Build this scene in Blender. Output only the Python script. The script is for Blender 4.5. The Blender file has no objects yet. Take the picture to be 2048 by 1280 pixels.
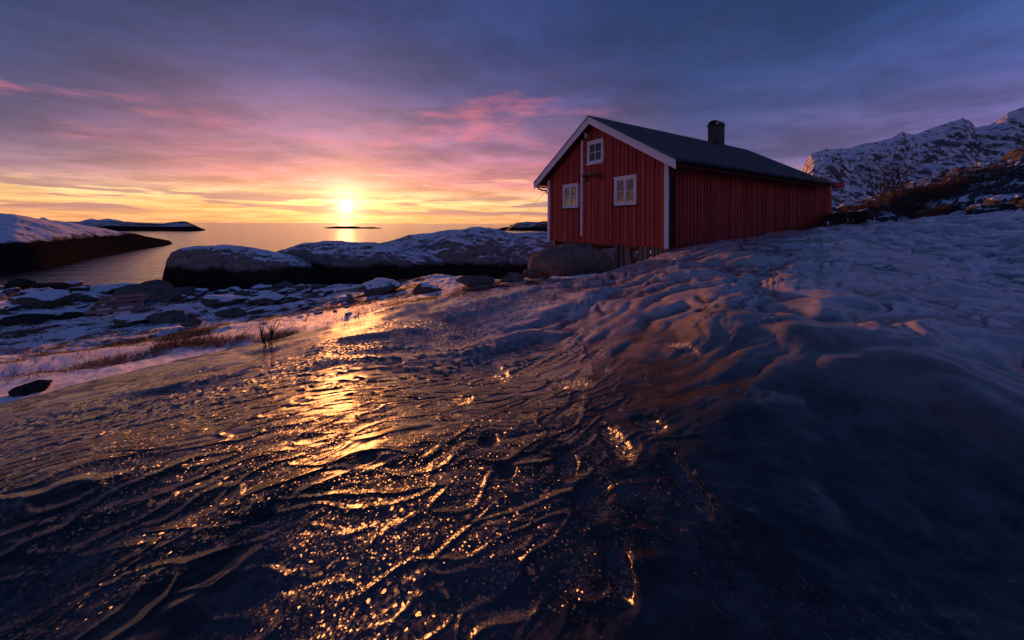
import bpy, bmesh, math, random
import numpy as np
from mathutils import Vector, Matrix

R = math.radians
rng = np.random.default_rng(7)
random.seed(7)
scene = bpy.context.scene
col = scene.collection

# ------------------------------------------------------------------ camera
F = 713.0                      # focal length in photo pixels (2048 wide), from the house's vanishing points
ROLL = R(0.3)
CX, CY = 1024.0, 448.0         # principal point / horizon
EYE = 4.0                      # metres above the sea
cam_d = bpy.data.cameras.new('camera')
cam_d.sensor_width = 36.0
cam_d.lens = F / 2048 * 36.0
cam_d.shift_y = -(640 - CY) / 2048
cam_d.clip_start = 0.05
cam_d.clip_end = 200000
cam = bpy.data.objects.new('camera', cam_d)
col.objects.link(cam)
cam.location = (0, 0, EYE)
cam.rotation_euler = (Matrix.Rotation(R(90), 3, 'X') @ Matrix.Rotation(ROLL, 3, 'Z')).to_euler()
scene.camera = cam

def ray(px, py):
    """photo pixel -> direction with unit depth (x, 1, z)"""
    a, b = (px - CX) / F, (py - CY) / F
    c, s = math.cos(ROLL), math.sin(ROLL)
    return (a * c + b * s, 1.0, a * s - b * c)

def P(px, py, d):
    r = ray(px, py)
    return Vector((r[0] * d, d, EYE + r[2] * d))

def proj(x, y, z):
    c, s = math.cos(ROLL), math.sin(ROLL)
    xc, zc = x / y * F, (z - EYE) / y * F
    return (CX + xc * c + zc * s, CY + xc * s - zc * c)

# ------------------------------------------------------------------ light
sr = ray(692, 412)
SUN = Vector(sr).normalized()
SUN_EL = math.asin(SUN.z)
SUN_AZ = math.atan2(SUN.x, SUN.y)
sun_d = bpy.data.lights.new('sun', 'SUN')
sun_d.energy = 2.3
sun_d.angle = R(0.6)
sun_d.color = (1.0, 0.32, 0.08)
sun = bpy.data.objects.new('sun', sun_d)
col.objects.link(sun)
sun.rotation_euler = SUN.to_track_quat('Z', 'Y').to_euler()
sun.location = (-20, 40, 30)

vs = scene.view_settings
vs.view_transform = 'Standard'
vs.look = 'None'
vs.exposure = 0.75
vs.gamma = 1.0
vs.use_curve_mapping = False
scene.cycles.use_denoising = True
scene.cycles.max_bounces = 6
scene.cycles.sample_clamp_indirect = 4.0
scene.cycles.sample_clamp_direct = 1.0
scene.cycles.caustics_reflective = False
scene.cycles.caustics_refractive = False

def lin(r, g, b):
    f = lambda c: (c / 255 / 12.92) if c <= 10 else ((c / 255 + 0.055) / 1.055) ** 2.4
    return (f(r), f(g), f(b), 1.0)

class NT:
    """small node-tree helper"""
    def __init__(self, tree):
        self.t = tree
        self.n = tree.nodes
        self.l = tree.links
    def node(self, typ, **kw):
        nd = self.n.new(typ)
        for k, v in kw.items():
            setattr(nd, k, v)
        return nd
    def put(self, sock, v):
        if isinstance(v, bpy.types.NodeSocket):
            self.l.new(v, sock)
        elif v is not None:
            if hasattr(sock, 'default_value'):
                try:
                    sock.default_value = v
                except Exception:
                    if isinstance(v, (int, float)):
                        sock.default_value = (v, v, v, 1.0)[:len(sock.default_value)]
                    else:
                        sock.default_value = tuple(v)[:len(sock.default_value)]
    def math(self, op, a, b=None, c=None, clamp=False):
        nd = self.node('ShaderNodeMath', operation=op, use_clamp=clamp)
        for i, v in enumerate((a, b, c)):
            if v is not None:
                self.put(nd.inputs[i], v)
        return nd.outputs[0]
    def vmath(self, op, a, b=None, out=0, scale=None):
        nd = self.node('ShaderNodeVectorMath', operation=op)
        self.put(nd.inputs[0], a)
        if b is not None:
            self.put(nd.inputs[1], b)
        if scale is not None:
            self.put(nd.inputs['Scale'], scale)
        return nd.outputs[out]
    def ss(self, v, a, b, lo=0.0, hi=1.0):
        nd = self.node('ShaderNodeMapRange', interpolation_type='SMOOTHSTEP')
        self.put(nd.inputs[0], v)
        nd.inputs[1].default_value = a
        nd.inputs[2].default_value = b
        nd.inputs[3].default_value = lo
        nd.inputs[4].default_value = hi
        return nd.outputs[0]
    def ramp(self, v, stops, interp='LINEAR'):
        nd = self.node('ShaderNodeValToRGB')
        cr = nd.color_ramp
        cr.interpolation = interp
        while len(cr.elements) < len(stops):
            cr.elements.new(0.5)
        for e, (p, c) in zip(cr.elements, stops):
            e.position = p
            e.color = c
        self.put(nd.inputs[0], v)
        return nd.outputs[0]
    def mix(self, f, a, b, mode='MIX'):
        nd = self.node('ShaderNodeMix', data_type='RGBA', blend_type=mode)
        self.put(nd.inputs[0], f)
        self.put(nd.inputs[6], a)
        self.put(nd.inputs[7], b)
        return nd.outputs[2]
    def noise(self, vec, scale, detail=3.0, rough=0.5, dist=0.0, out=0, lac=2.0):
        nd = self.node('ShaderNodeTexNoise')
        self.put(nd.inputs['Vector'], vec)
        nd.inputs['Scale'].default_value = scale
        nd.inputs['Detail'].default_value = detail
        nd.inputs['Roughness'].default_value = rough
        nd.inputs['Distortion'].default_value = dist
        nd.inputs['Lacunarity'].default_value = lac
        return nd.outputs[out]
    def voronoi(self, vec, scale, feature='F1', out='Distance', rand=1.0):
        nd = self.node('ShaderNodeTexVoronoi', feature=feature)
        self.put(nd.inputs['Vector'], vec)
        nd.inputs['Scale'].default_value = scale
        nd.inputs['Randomness'].default_value = rand
        return nd.outputs[out]
    def combine(self, x, y, z):
        nd = self.node('ShaderNodeCombineXYZ')
        for i, v in enumerate((x, y, z)):
            self.put(nd.inputs[i], v)
        return nd.outputs[0]
    def sep(self, v):
        nd = self.node('ShaderNodeSeparateXYZ')
        self.put(nd.inputs[0], v)
        return nd.outputs
    def scalev(self, v, s):
        return self.vmath('MULTIPLY', v, s)
    def attr(self, name, out='Fac'):
        nd = self.node('ShaderNodeAttribute', attribute_name=name)
        return nd.outputs[out]
    def bump(self, h, strength, dist, normal=None):
        nd = self.node('ShaderNodeBump')
        self.put(nd.inputs['Strength'], strength)
        nd.inputs['Distance'].default_value = dist
        self.put(nd.inputs['Height'], h)
        if normal is not None:
            self.put(nd.inputs['Normal'], normal)
        return nd.outputs[0]

# ------------------------------------------------------------------ sky
def build_world():
    w = bpy.data.worlds.new('World')
    scene.world = w
    w.use_nodes = True
    t = NT(w.node_tree)
    t.n.clear()
    out = t.node('ShaderNodeOutputWorld')
    tc = t.node('ShaderNodeTexCoord')
    d = t.vmath('NORMALIZE', tc.outputs['Generated'])
    x, y, z = t.sep(d)
    el = t.math('MULTIPLY', t.math('ARCSINE', z), 180 / math.pi)          # degrees
    elc = t.math('MAXIMUM', el, 0.0)
    hl = t.math('SQRT', t.math('ADD', t.math('MULTIPLY', x, x), t.math('MULTIPLY', y, y)))
    sh = Vector((SUN.x, SUN.y)).normalized()
    ca = t.math('DIVIDE', t.math('ADD', t.math('MULTIPLY', x, sh.x), t.math('MULTIPLY', y, sh.y)), t.math('MAXIMUM', hl, 1e-4))
    az = t.math('MULTIPLY', t.math('ARCTAN2', x, y), 180 / math.pi)        # degrees, 0 = straight ahead
    # cloud-layer coordinates: a flat deck overhead seen in perspective
    dz = t.math('ADD', t.math('MAXIMUM', z, 0.0), 0.07)
    deck = t.combine(t.math('DIVIDE', x, dz), t.math('DIVIDE', y, dz), 0.0)
    warp = t.noise(deck, 0.5, 3.0, 0.5, out=1)
    deckw = t.vmath('ADD', deck, t.scalev(t.vmath('SUBTRACT', warp, (0.5, 0.5, 0.5)), (0.9, 0.9, 0.0)))
    n_big = t.noise(t.scalev(deckw, (0.55, 0.75, 1.0)), 0.9, 5.0, 0.55)
    n_fine = t.noise(t.scalev(deckw, (0.75, 0.95, 1.0)), 1.25, 7.0, 0.6)
    # waviness of the colour bands, so that they follow the cloud deck
    e2 = t.math('ADD', elc, t.math('MULTIPLY', t.math('SUBTRACT', n_big, 0.5), t.math('MULTIPLY', t.math('MINIMUM', elc, 14.0), 0.75)))
    e2 = t.math('DIVIDE', t.math('MAXIMUM', e2, 0.0), 40.0)
    pink = t.ramp(e2, [(0.0, lin(226, 152, 106)), (1.6 / 40, lin(236, 168, 110)), (3.4 / 40, lin(240, 190, 136)), (4.6 / 40, lin(226, 154, 122)),
                       (6.3 / 40, lin(206, 130, 126)), (9.0 / 40, lin(176, 110, 130)), (12.0 / 40, lin(140, 94, 130)),
                       (15.5 / 40, lin(106, 82, 124)), (20 / 40, lin(68, 66, 116)), (27 / 40, lin(44, 57, 108)), (1.0, lin(28, 48, 96))])
    dusk = t.ramp(e2, [(0.0, lin(222, 150, 104)), (1.6 / 40, lin(232, 166, 110)), (3.3 / 40, lin(238, 190, 136)), (4.3 / 40, lin(176, 134, 134)),
                       (5.6 / 40, lin(136, 104, 126)), (8.0 / 40, lin(96, 78, 110)), (11.0 / 40, lin(68, 64, 102)),
                       (15.0 / 40, lin(50, 56, 98)), (20 / 40, lin(38, 52, 96)), (27 / 40, lin(28, 50, 94)), (1.0, lin(22, 44, 86))])
    pa = math.radians(-14)
    cp = t.math('DIVIDE', t.math('ADD', t.math('MULTIPLY', x, math.sin(pa)), t.math('MULTIPLY', y, math.cos(pa))), t.math('MAXIMUM', hl, 1e-4))
    toward = t.mix(t.ss(t.math('ADD', cp, t.math('MULTIPLY', t.math('SUBTRACT', n_big, 0.5), 0.25)), 0.72, 0.98), dusk, pink)
    away = t.ramp(e2, [(0.0, lin(190, 140, 160)), (4 / 40, lin(160, 120, 156)), (9 / 40, lin(104, 90, 144)), (14 / 40, lin(66, 76, 132)),
                       (23 / 40, lin(42, 66, 120)), (1.0, lin(28, 50, 100))])
    f_to = t.ss(ca, 0.12, 0.80)
    base = t.mix(f_to, away, toward)
    # soft light and dark of the cloud deck
    shade = t.ss(n_fine, 0.3, 0.7, 0.66, 1.30)
    base = t.mix(1.0, base, t.combine(shade, shade, shade), 'MULTIPLY')
    # grey-violet cloud masses in mid-sky
    m_dark = t.math('MULTIPLY', t.ss(n_big, 0.5, 0.72), t.ss(elc, 5.5, 10.0))
    m_dark = t.math('MULTIPLY', m_dark, t.ss(elc, 42.0, 22.0))
    base = t.mix(t.math('MULTIPLY', m_dark, 0.62), base, lin(58, 56, 90))
    # pink-lit puffs
    n_puff = t.noise(t.vmath('ADD', t.scalev(deckw, (0.8, 0.95, 1.0)), (3.7, 1.9, 0.0)), 0.95, 6.0, 0.6)
    m_puff = t.math('MULTIPLY', t.ss(n_puff, 0.52, 0.72), t.math('MULTIPLY', t.ss(elc, 5.5, 8.0), t.ss(elc, 24.0, 17.0)))
    m_puff = t.math('MULTIPLY', m_puff, t.ss(ca, 0.55, 0.92))
    base = t.mix(t.math('MULTIPLY', m_puff, 0.62), base, lin(216, 110, 126))
    # long dark streaks of low stratus above the horizon
    sv = t.combine(t.math('MULTIPLY', az, 0.085), t.math('MULTIPLY', el, 1.05), 4.2)
    n_st = t.noise(sv, 1.0, 5.0, 0.52, 0.15)
    m_st = t.math('MULTIPLY', t.ss(n_st, 0.475, 0.545), t.math('MULTIPLY', t.ss(elc, 0.7, 1.7), t.ss(elc, 4.6, 3.4)))
    base = t.mix(t.math('MULTIPLY', m_st, t.math('ADD', 0.3, t.math('MULTIPLY', f_to, 0.55))), base, lin(150, 108, 116))
    # thin bright cloudlets a little higher
    sv2 = t.combine(t.math('MULTIPLY', az, 0.11), t.math('MULTIPLY', el, 0.8), 9.1)
    n_br = t.noise(sv2, 1.0, 6.0, 0.58, 0.2)
    m_br = t.math('MULTIPLY', t.ss(n_br, 0.57, 0.66), t.math('MULTIPLY', t.ss(elc, 3.6, 4.6), t.ss(elc, 9.0, 6.0)))
    base = t.mix(t.math('MULTIPLY', m_br, t.math('MULTIPLY', f_to, 0.55)), base, lin(246, 196, 150))
    # aureole and disc of the sun
    cs = t.vmath('DOT_PRODUCT', d, tuple(SUN), out=1)
    g = t.math('MULTIPLY', t.math('ARCCOSINE', t.math('MINIMUM', cs, 0.9999999)), 180 / math.pi)
    veil = t.math('SUBTRACT', 1.0, t.math('MULTIPLY', m_st, 0.55))
    def glow(sig, amp, c):
        e = t.math('EXPONENT', t.math('MULTIPLY', t.math('DIVIDE', g, sig), -1.0))
        e = t.math('MULTIPLY', t.math('MULTIPLY', e, amp), veil)
        return t.vmath('SCALE', c, scale=e)
    s = t.vmath('ADD', base, glow(8.0, 0.26, (1.0, 0.47, 0.26)))
    s = t.vmath('ADD', s, glow(2.2, 0.62, (1.0, 0.62, 0.24)))
    s = t.vmath('ADD', s, glow(1.1, 2.6, (1.0, 0.80, 0.42)))
    disc = t.ss(g, 1.0, 0.55)
    s = t.vmath('ADD', s, t.vmath('SCALE', (30.0, 26.0, 19.0), scale=disc))
    # physical sky below everything, at low strength
    sky = t.node('ShaderNodeTexSky', sky_type='NISHITA', sun_disc=False)
    sky.sun_elevation = SUN_EL
    sky.sun_rotation = SUN_AZ
    sky.air_density = 1.0
    bg1 = t.node('ShaderNodeBackground')
    t.put(bg1.inputs[0], sky.outputs[0])
    bg1.inputs[1].default_value = 0.008
    bg2 = t.node('ShaderNodeBackground')
    t.put(bg2.inputs[0], s)
    bg2.inputs[1].default_value = 0.76
    add = t.node('ShaderNodeAddShader')
    t.l.new(bg1.outputs[0], add.inputs[0])
    t.l.new(bg2.outputs[0], add.inputs[1])
    t.l.new(add.outputs[0], out.inputs[0])
    try:
        w.cycles.sampling_method = 'MANUAL'
        w.cycles.sample_map_resolution = 2048
    except Exception:
        pass
build_world()

# ------------------------------------------------------------------ numeric noise
_perm = np.random.default_rng(3).permutation(256)
_perm = np.concatenate([_perm, _perm, _perm])
_g2 = np.stack([np.cos(np.arange(256) * 2.399), np.sin(np.arange(256) * 2.399)], 1)
_g3 = np.random.default_rng(5).normal(size=(256, 3))
_g3 /= np.linalg.norm(_g3, axis=1)[:, None]

_p32 = _perm.astype(np.int32)
_gx = _g2[:, 0].astype(np.float32); _gy = _g2[:, 1].astype(np.float32)
def perlin2(x, y):
    xf0 = np.floor(x); yf0 = np.floor(y)
    xi = xf0.astype(np.int32) & 255; yi = yf0.astype(np.int32) & 255
    xf = (x - xf0).astype(np.float32); yf = (y - yf0).astype(np.float32)
    u = xf * xf * xf * (xf * (xf * 6 - 15) + 10); v = yf * yf * yf * (yf * (yf * 6 - 15) + 10)
    x1 = _p32[xi]; x2 = _p32[(xi + 1) & 255]; y2 = (yi + 1) & 255
    def gd(h, fx, fy):
        return _gx[h] * fx + _gy[h] * fy
    a = gd(_p32[x1 + yi], xf, yf); b = gd(_p32[x2 + yi], xf - 1, yf)
    c = gd(_p32[x1 + y2], xf, yf - 1); e = gd(_p32[x2 + y2], xf - 1, yf - 1)
    return (((a + (b - a) * u) * (1 - v) + (c + (e - c) * u) * v) * 1.5).astype(np.float64)

def perlin3(p):
    i = np.floor(p).astype(np.int64); f = p - i
    w = f * f * f * (f * (f * 6 - 15) + 10)
    r = 0
    for dx in (0, 1):
        for dy in (0, 1):
            for dz in (0, 1):
                h = _perm[_perm[_perm[(i[:, 0] + dx) & 255] + ((i[:, 1] + dy) & 255)] + ((i[:, 2] + dz) & 255)]
                g = _g3[h]
                dd = g[:, 0] * (f[:, 0] - dx) + g[:, 1] * (f[:, 1] - dy) + g[:, 2] * (f[:, 2] - dz)
                ww = (w[:, 0] if dx else 1 - w[:, 0]) * (w[:, 1] if dy else 1 - w[:, 1]) * (w[:, 2] if dz else 1 - w[:, 2])
                r = r + dd * ww
    return r * 1.5

def fbm2(x, y, o=4, g=0.5):
    s = 0; a = 1; t = 0
    for k in range(o):
        s = s + a * perlin2(x * 2 ** k + 17.3 * k, y * 2 ** k - 9.1 * k); t += a; a *= g
    return s / t

def fbm3(p, o=4, g=0.5):
    s = 0; a = 1; t = 0
    for k in range(o):
        s = s + a * perlin3(p * 2 ** k + 11.7 * k); t += a; a *= g
    return s / t

def sstep(v, a, b):
    t = np.clip((v - a) / (b - a), 0, 1)
    return t * t * (3 - 2 * t)

# ------------------------------------------------------------------ object helpers
def tag(o, label=None, cat=None, group=None, kind=None):
    if label: o['label'] = label
    if cat: o['category'] = cat
    if group: o['group'] = group
    if kind: o['kind'] = kind
    return o

def link(name, me, mat, parent=None, smooth=False):
    o = bpy.data.objects.new(name, me)
    col.objects.link(o)
    if mat is not None and len(me.materials) == 0:
        me.materials.append(mat)
    if parent is not None:
        o.parent = parent
    if smooth:
        me.polygons.foreach_set('use_smooth', np.ones(len(me.polygons), dtype=bool))
    return o

def empty(name, loc, rz=0.0):
    o = bpy.data.objects.new(name, None)
    col.objects.link(o)
    o.location = loc
    o.rotation_euler = (0, 0, rz)
    o.empty_display_size = 0.2
    return o

def np_mesh(name, verts, faces):
    me = bpy.data.meshes.new(name)
    verts = np.asarray(verts, dtype=np.float32)
    faces = np.asarray(faces, dtype=np.int32)
    k = faces.shape[1]
    me.vertices.add(len(verts)); me.vertices.foreach_set('co', verts.ravel())
    me.loops.add(faces.size); me.loops.foreach_set('vertex_index', faces.ravel())
    me.polygons.add(len(faces))
    me.polygons.foreach_set('loop_start', np.arange(0, faces.size, k, dtype=np.int32))
    me.update(calc_edges=True)
    return me

def grid_faces(n, m, wrap=False):
    """faces of an n x m vertex grid (row-major, m per row)"""
    i, j = np.meshgrid(np.arange(n - 1), np.arange(m if wrap else m - 1), indexing='ij')
    j2 = (j + 1) % m
    return np.stack([i * m + j, i * m + j2, (i + 1) * m + j2, (i + 1) * m + j], -1).reshape(-1, 4)

class MB:
    """collects simple solids, then becomes ONE mesh object"""
    def __init__(self):
        self.v = []; self.f = []
    def add(self, vs, fs):
        b = len(self.v)
        self.v += [tuple(p) for p in vs]
        self.f += [tuple(b + i for i in q) for q in fs]
        return self
    def box(self, x0, x1, y0, y1, z0, z1):
        return self.add([(x0, y0, z0), (x1, y0, z0), (x1, y1, z0), (x0, y1, z0), (x0, y0, z1), (x1, y0, z1), (x1, y1, z1), (x0, y1, z1)],
                        [(0, 3, 2, 1), (4, 5, 6, 7), (0, 1, 5, 4), (1, 2, 6, 5), (2, 3, 7, 6), (3, 0, 4, 7)])
    def hexa(self, p):   # eight corners, ordered as in box
        return self.add(p, [(0, 3, 2, 1), (4, 5, 6, 7), (0, 1, 5, 4), (1, 2, 6, 5), (2, 3, 7, 6), (3, 0, 4, 7)])
    def bar(self, a, b, w, h=None, up=(0, 0, 1)):
        a = Vector(a); b = Vector(b); h = h or w
        d = (b - a).normalized()
        u = Vector(up)
        if abs(d.dot(u)) > 0.98: u = Vector((1, 0, 0))
        s = d.cross(u).normalized() * (w / 2); t = s.cross(d).normalized() * (h / 2)
        return self.hexa([a - s - t, a + s - t, b + s - t, b - s - t, a - s + t, a + s + t, b + s + t, b - s + t])
    def tube(self, pts, rad, n=8):
        pts = [Vector(p) for p in pts]
        rad = rad if isinstance(rad, (list, tuple)) else [rad] * len(pts)
        b = len(self.v)
        for i, p in enumerate(pts):
            d = (pts[min(i + 1, len(pts) - 1)] - pts[max(i - 1, 0)]).normalized()
            u = Vector((0, 0, 1)) if abs(d.z) < 0.95 else Vector((1, 0, 0))
            s = d.cross(u).normalized(); t = d.cross(s).normalized()
            for k in range(n):
                a = 2 * math.pi * k / n
                self.v.append(tuple(p + (s * math.cos(a) + t * math.sin(a)) * rad[i]))
        for i in range(len(pts) - 1):
            for k in range(n):
                k2 = (k + 1) % n
                self.f.append((b + i * n + k, b + i * n + k2, b + (i + 1) * n + k2, b + (i + 1) * n + k))
        self.f.append(tuple(b + k for k in range(n))[::-1])
        self.f.append(tuple(b + (len(pts) - 1) * n + k for k in range(n)))
        return self
    def build(self, name, mat, parent=None, smooth=False, bevel=0.0):
        me = bpy.data.meshes.new(name)
        me.from_pydata(self.v, [], self.f)
        me.update()
        bm = bmesh.new(); bm.from_mesh(me)
        bmesh.ops.recalc_face_normals(bm, faces=bm.faces)
        if bevel:
            bmesh.ops.bevel(bm, geom=bm.edges[:], offset=bevel, segments=1, affect='EDGES')
        bm.to_mesh(me); bm.free()
        return link(name, me, mat, parent, smooth)

# ------------------------------------------------------------------ materials
def new_mat(name):
    m = bpy.data.materials.new(name)
    m.use_nodes = True
    t = NT(m.node_tree)
    b = t.n['Principled BSDF']
    return m, t, b

def geo(t):
    g = t.node('ShaderNodeNewGeometry')
    return g.outputs

def mat_ground():
    """ice-glazed rock and snow in one material; the 'ice' attribute says which"""
    m, t, b = new_mat('icy_and_snowy_ground')
    g = geo(t)
    pos = g['Position']
    # ---------------- ice
    grain = t.attr('grain')                       # where the ice is a crust of crystals
    frost = t.attr('frost')                       # where it is thick and milky
    half = (0.5, 0.5, 0.5)
    def tilt(vec, k, tail=True):
        d = t.scalev(t.vmath('SUBTRACT', vec, half), (1.0, 1.0, 0.0))
        if tail:                                   # mostly calm, now and then a steep facet
            k = t.math('MULTIPLY', k, t.vmath('LENGTH', d, out=1))
        return t.vmath('SCALE', d, scale=k)
    patch = t.noise(pos, 1.7, 3.0, 0.55)
    fine = t.noise(pos, 55.0, 2.0, 0.6, out=1)
    vor = t.node('ShaderNodeTexVoronoi', feature='F1')
    t.put(vor.inputs['Vector'], pos)
    vor.inputs['Scale'].default_value = 165.0
    vor2 = t.node('ShaderNodeTexVoronoi', feature='F1')
    t.put(vor2.inputs['Vector'], pos)
    vor2.inputs['Scale'].default_value = 88.0
    cell = t.mix(t.math('GREATER_THAN', t.noise(pos, 5.0, 3.0, 0.6), 0.56), vor.outputs['Color'], vor2.outputs['Color'])
    pick = t.sep(cell)[2]
    crust = t.voronoi(pos, 46.0, 'F1', 'Color')
    clear = t.math('SUBTRACT', 1.0, t.math('MULTIPLY', frost, 0.75))
    n = t.vmath('ADD', g['Normal'], t.attr('tilt', 'Vector'))
    n = t.vmath('ADD', n, tilt(fine, t.math('MULTIPLY', t.ss(patch, 0.62, 0.4, 0.25, 1.7), clear)))
    spark = t.math('MULTIPLY', t.ss(pick, 0.62, 0.64), t.ss(patch, 0.64, 0.48, 0.06, 1.0))
    spark = t.math('MULTIPLY', spark, t.ss(t.sep(pos)[0], 1.5, 0.4))
    spark = t.math('MULTIPLY', spark, t.ss(t.sep(fine)[2], 0.34, 0.5))
    n = t.vmath('ADD', n, tilt(cell, t.math('MULTIPLY', t.math('MULTIPLY', spark, clear), 1.4), False))
    n = t.vmath('NORMALIZE', t.vmath('ADD', n, tilt(t.mix(t.ss(t.vmath('LENGTH', t.scalev(pos, (1, 1, 0)), out=1), 1.9, 2.6), cell, crust), t.math('MULTIPLY', grain, 1.3), False)))
    c1 = t.noise(pos, 6.0, 7.0, 0.68)
    stone = t.ramp(c1, [(0.3, (0.010, 0.010, 0.011, 1)), (0.5, (0.036, 0.035, 0.036, 1)), (0.66, (0.07, 0.067, 0.07, 1)), (0.8, (0.10, 0.096, 0.10, 1))])
    fr = t.math('MULTIPLY', frost, t.ss(c1, 0.25, 0.65, 0.55, 1.0))
    cc = t.mix(t.math('MULTIPLY', fr, 0.9), stone, (0.62, 0.555, 0.55, 1))
    cc = t.mix(t.attr('groove'), cc, (0.012, 0.010, 0.012, 1))      # clear ice in the runnels
    cc = t.mix(t.math('MULTIPLY', grain, 0.5), cc, (0.26, 0.25, 0.29, 1))
    t.put(b.inputs['Base Color'], cc)
    t.put(b.inputs['Roughness'], t.math('ADD', t.ss(c1, 0.35, 0.7, 0.13, 0.24), t.math('MULTIPLY', frost, 0.04)))
    b.inputs['IOR'].default_value = 1.32
    t.put(b.inputs['Normal'], n)
    # ---------------- snow
    b2 = t.node('ShaderNodeBsdfPrincipled')
    bare = t.attr('bare')
    n1 = t.noise(pos, 3.2, 7.0, 0.68)
    n2 = t.noise(pos, 14.0, 5.0, 0.7)
    sv = t.math('ADD', t.math('MULTIPLY', n1, 0.6), t.math('MULTIPLY', n2, 0.4))
    k = t.ss(t.math('ADD', t.math('SUBTRACT', sv, 0.5), t.math('MULTIPLY', t.math('SUBTRACT', bare, 0.5), 0.42)), -0.03, 0.05)
    soil = t.ramp(t.noise(pos, 22.0, 6.0, 0.7), [(0.3, (0.03, 0.022, 0.016, 1)), (0.6, (0.13, 0.08, 0.05, 1)), (0.8, (0.22, 0.13, 0.075, 1))])
    t.put(b2.inputs['Base Color'], t.mix(k, (0.87, 0.87, 0.90, 1), soil))
    t.put(b2.inputs['Roughness'], t.math('ADD', 0.6, t.math('MULTIPLY', k, 0.3)))
    b2.inputs['Specular IOR Level'].default_value = 0.2
    h = t.math('ADD', t.math('MULTIPLY', n2, 0.8), t.math('MULTIPLY', k, 0.5))
    t.put(b2.inputs['Normal'], t.bump(h, 0.6, 0.05))
    # ---------------- ragged edge between the two
    ed = t.math('ADD', t.attr('ice'), t.math('MULTIPLY', t.math('SUBTRACT', n2, 0.5), 0.9))
    mx = t.node('ShaderNodeMixShader')
    t.put(mx.inputs[0], t.ss(ed, 0.42, 0.58))
    t.l.new(b2.outputs[0], mx.inputs[1]); t.l.new(b.outputs[0], mx.inputs[2])
    t.l.new(mx.outputs[0], t.n['Material Output'].inputs[0])
    return m

def mat_rock(name, c_lo, c_hi, snow=0.5, tide=None, scale=1.0, snow_n=(0.55, 0.85), streak=None, nzw=0.55, nzlim=(0.3, 0.6), crk=0.6):
    """bare stone with snow lying on what faces up; tide = height of the black lichen band above the sea"""
    m, t, b = new_mat(name)
    g = geo(t)
    pos = t.scalev(g['Position'], (scale, scale, scale))
    nx, ny, nz = t.sep(g['Normal'])
    a = t.noise(pos, 2.2, 8.0, 0.66)
    f = t.noise(pos, 17.0, 6.0, 0.7)
    mixv = t.math('ADD', t.math('MULTIPLY', a, 0.55), t.math('MULTIPLY', f, 0.45))
    c = t.ramp(mixv, [(0.32, c_lo), (0.66, c_hi)])
    sp = pos if streak is None else t.scalev(pos, streak)
    sn = t.math('ADD', t.math('MULTIPLY', t.noise(sp, 1.1, 7.0, 0.68, 0.6), 0.7), t.math('MULTIPLY', t.noise(sp, 7.0, 5.0, 0.7), 0.3))
    crack = t.math('SUBTRACT', 1.0, t.ss(t.voronoi(t.vmath('ADD', t.scalev(pos, (0.35, 0.9, 1.4)), t.scalev(t.noise(pos, 0.9, 4.0, out=1), (1.2, 1.2, 1.2))), 0.8, 'DISTANCE_TO_EDGE'), 0.0, 0.05))
    k = t.math('ADD', sn, t.math('MULTIPLY', t.math('SUBTRACT', nz, 0.75), nzw))
    k = t.ss(k, snow_n[0] - 0.03, snow_n[0] + 0.04)
    k = t.math('MULTIPLY', k, t.ss(nz, *nzlim))
    if tide is not None:
        pz = t.sep(g['Position'])[2]
        edge = t.math('ADD', pz, t.math('MULTIPLY', t.math('SUBTRACT', t.noise(g['Position'], 0.6, 5.0, 0.6), 0.5), 0.9))
        wet = t.ss(edge, tide + 0.16, tide - 0.16)
        c = t.mix(t.math('MULTIPLY', wet, 0.95), c, t.ramp(f, [(0.35, (0.006, 0.005, 0.004, 1)), (0.7, (0.022, 0.019, 0.016, 1))]))
        k = t.math('MULTIPLY', k, t.math('SUBTRACT', 1.0, wet))
    c = t.mix(t.math('MULTIPLY', crack, crk), c, (0.02, 0.017, 0.015, 1))
    k = t.math('MULTIPLY', k, snow)
    c = t.mix(k, c, (0.87, 0.87, 0.90, 1))
    t.put(b.inputs['Base Color'], c)
    b.inputs['Roughness'].default_value = 0.9
    b.inputs['Specular IOR Level'].default_value = 0.0
    h = t.math('SUBTRACT', t.math('ADD', t.math('MULTIPLY', a, 0.7), t.math('MULTIPLY', f, 0.45)), t.math('MULTIPLY', crack, crk * 0.8))
    h = t.math('ADD', h, t.math('MULTIPLY', k, 0.3))
    t.put(b.inputs['Normal'], t.bump(h, 0.7, 0.09 / scale))
    return m

def mat_sea():
    m, t, b = new_mat('sea_water')
    g = geo(t)
    pos = g['Position']
    a = t.noise(t.scalev(pos, (0.5, 1.0, 1.0)), 0.55, 4.0, 0.6, 0.4)
    c = t.noise(t.scalev(pos, (0.6, 1.0, 1.0)), 2.6, 4.0, 0.6, 0.3)
    h = t.math('ADD', t.math('MULTIPLY', a, 0.75), t.math('MULTIPLY', c, 0.25))
    t.put(b.inputs['Normal'], t.bump(h, 0.6, 0.32))
    b.inputs['Base Color'].default_value = (0.012, 0.016, 0.022, 1)
    b.inputs['Roughness'].default_value = 0.15
    b.inputs['IOR'].default_value = 1.5
    return m

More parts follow.
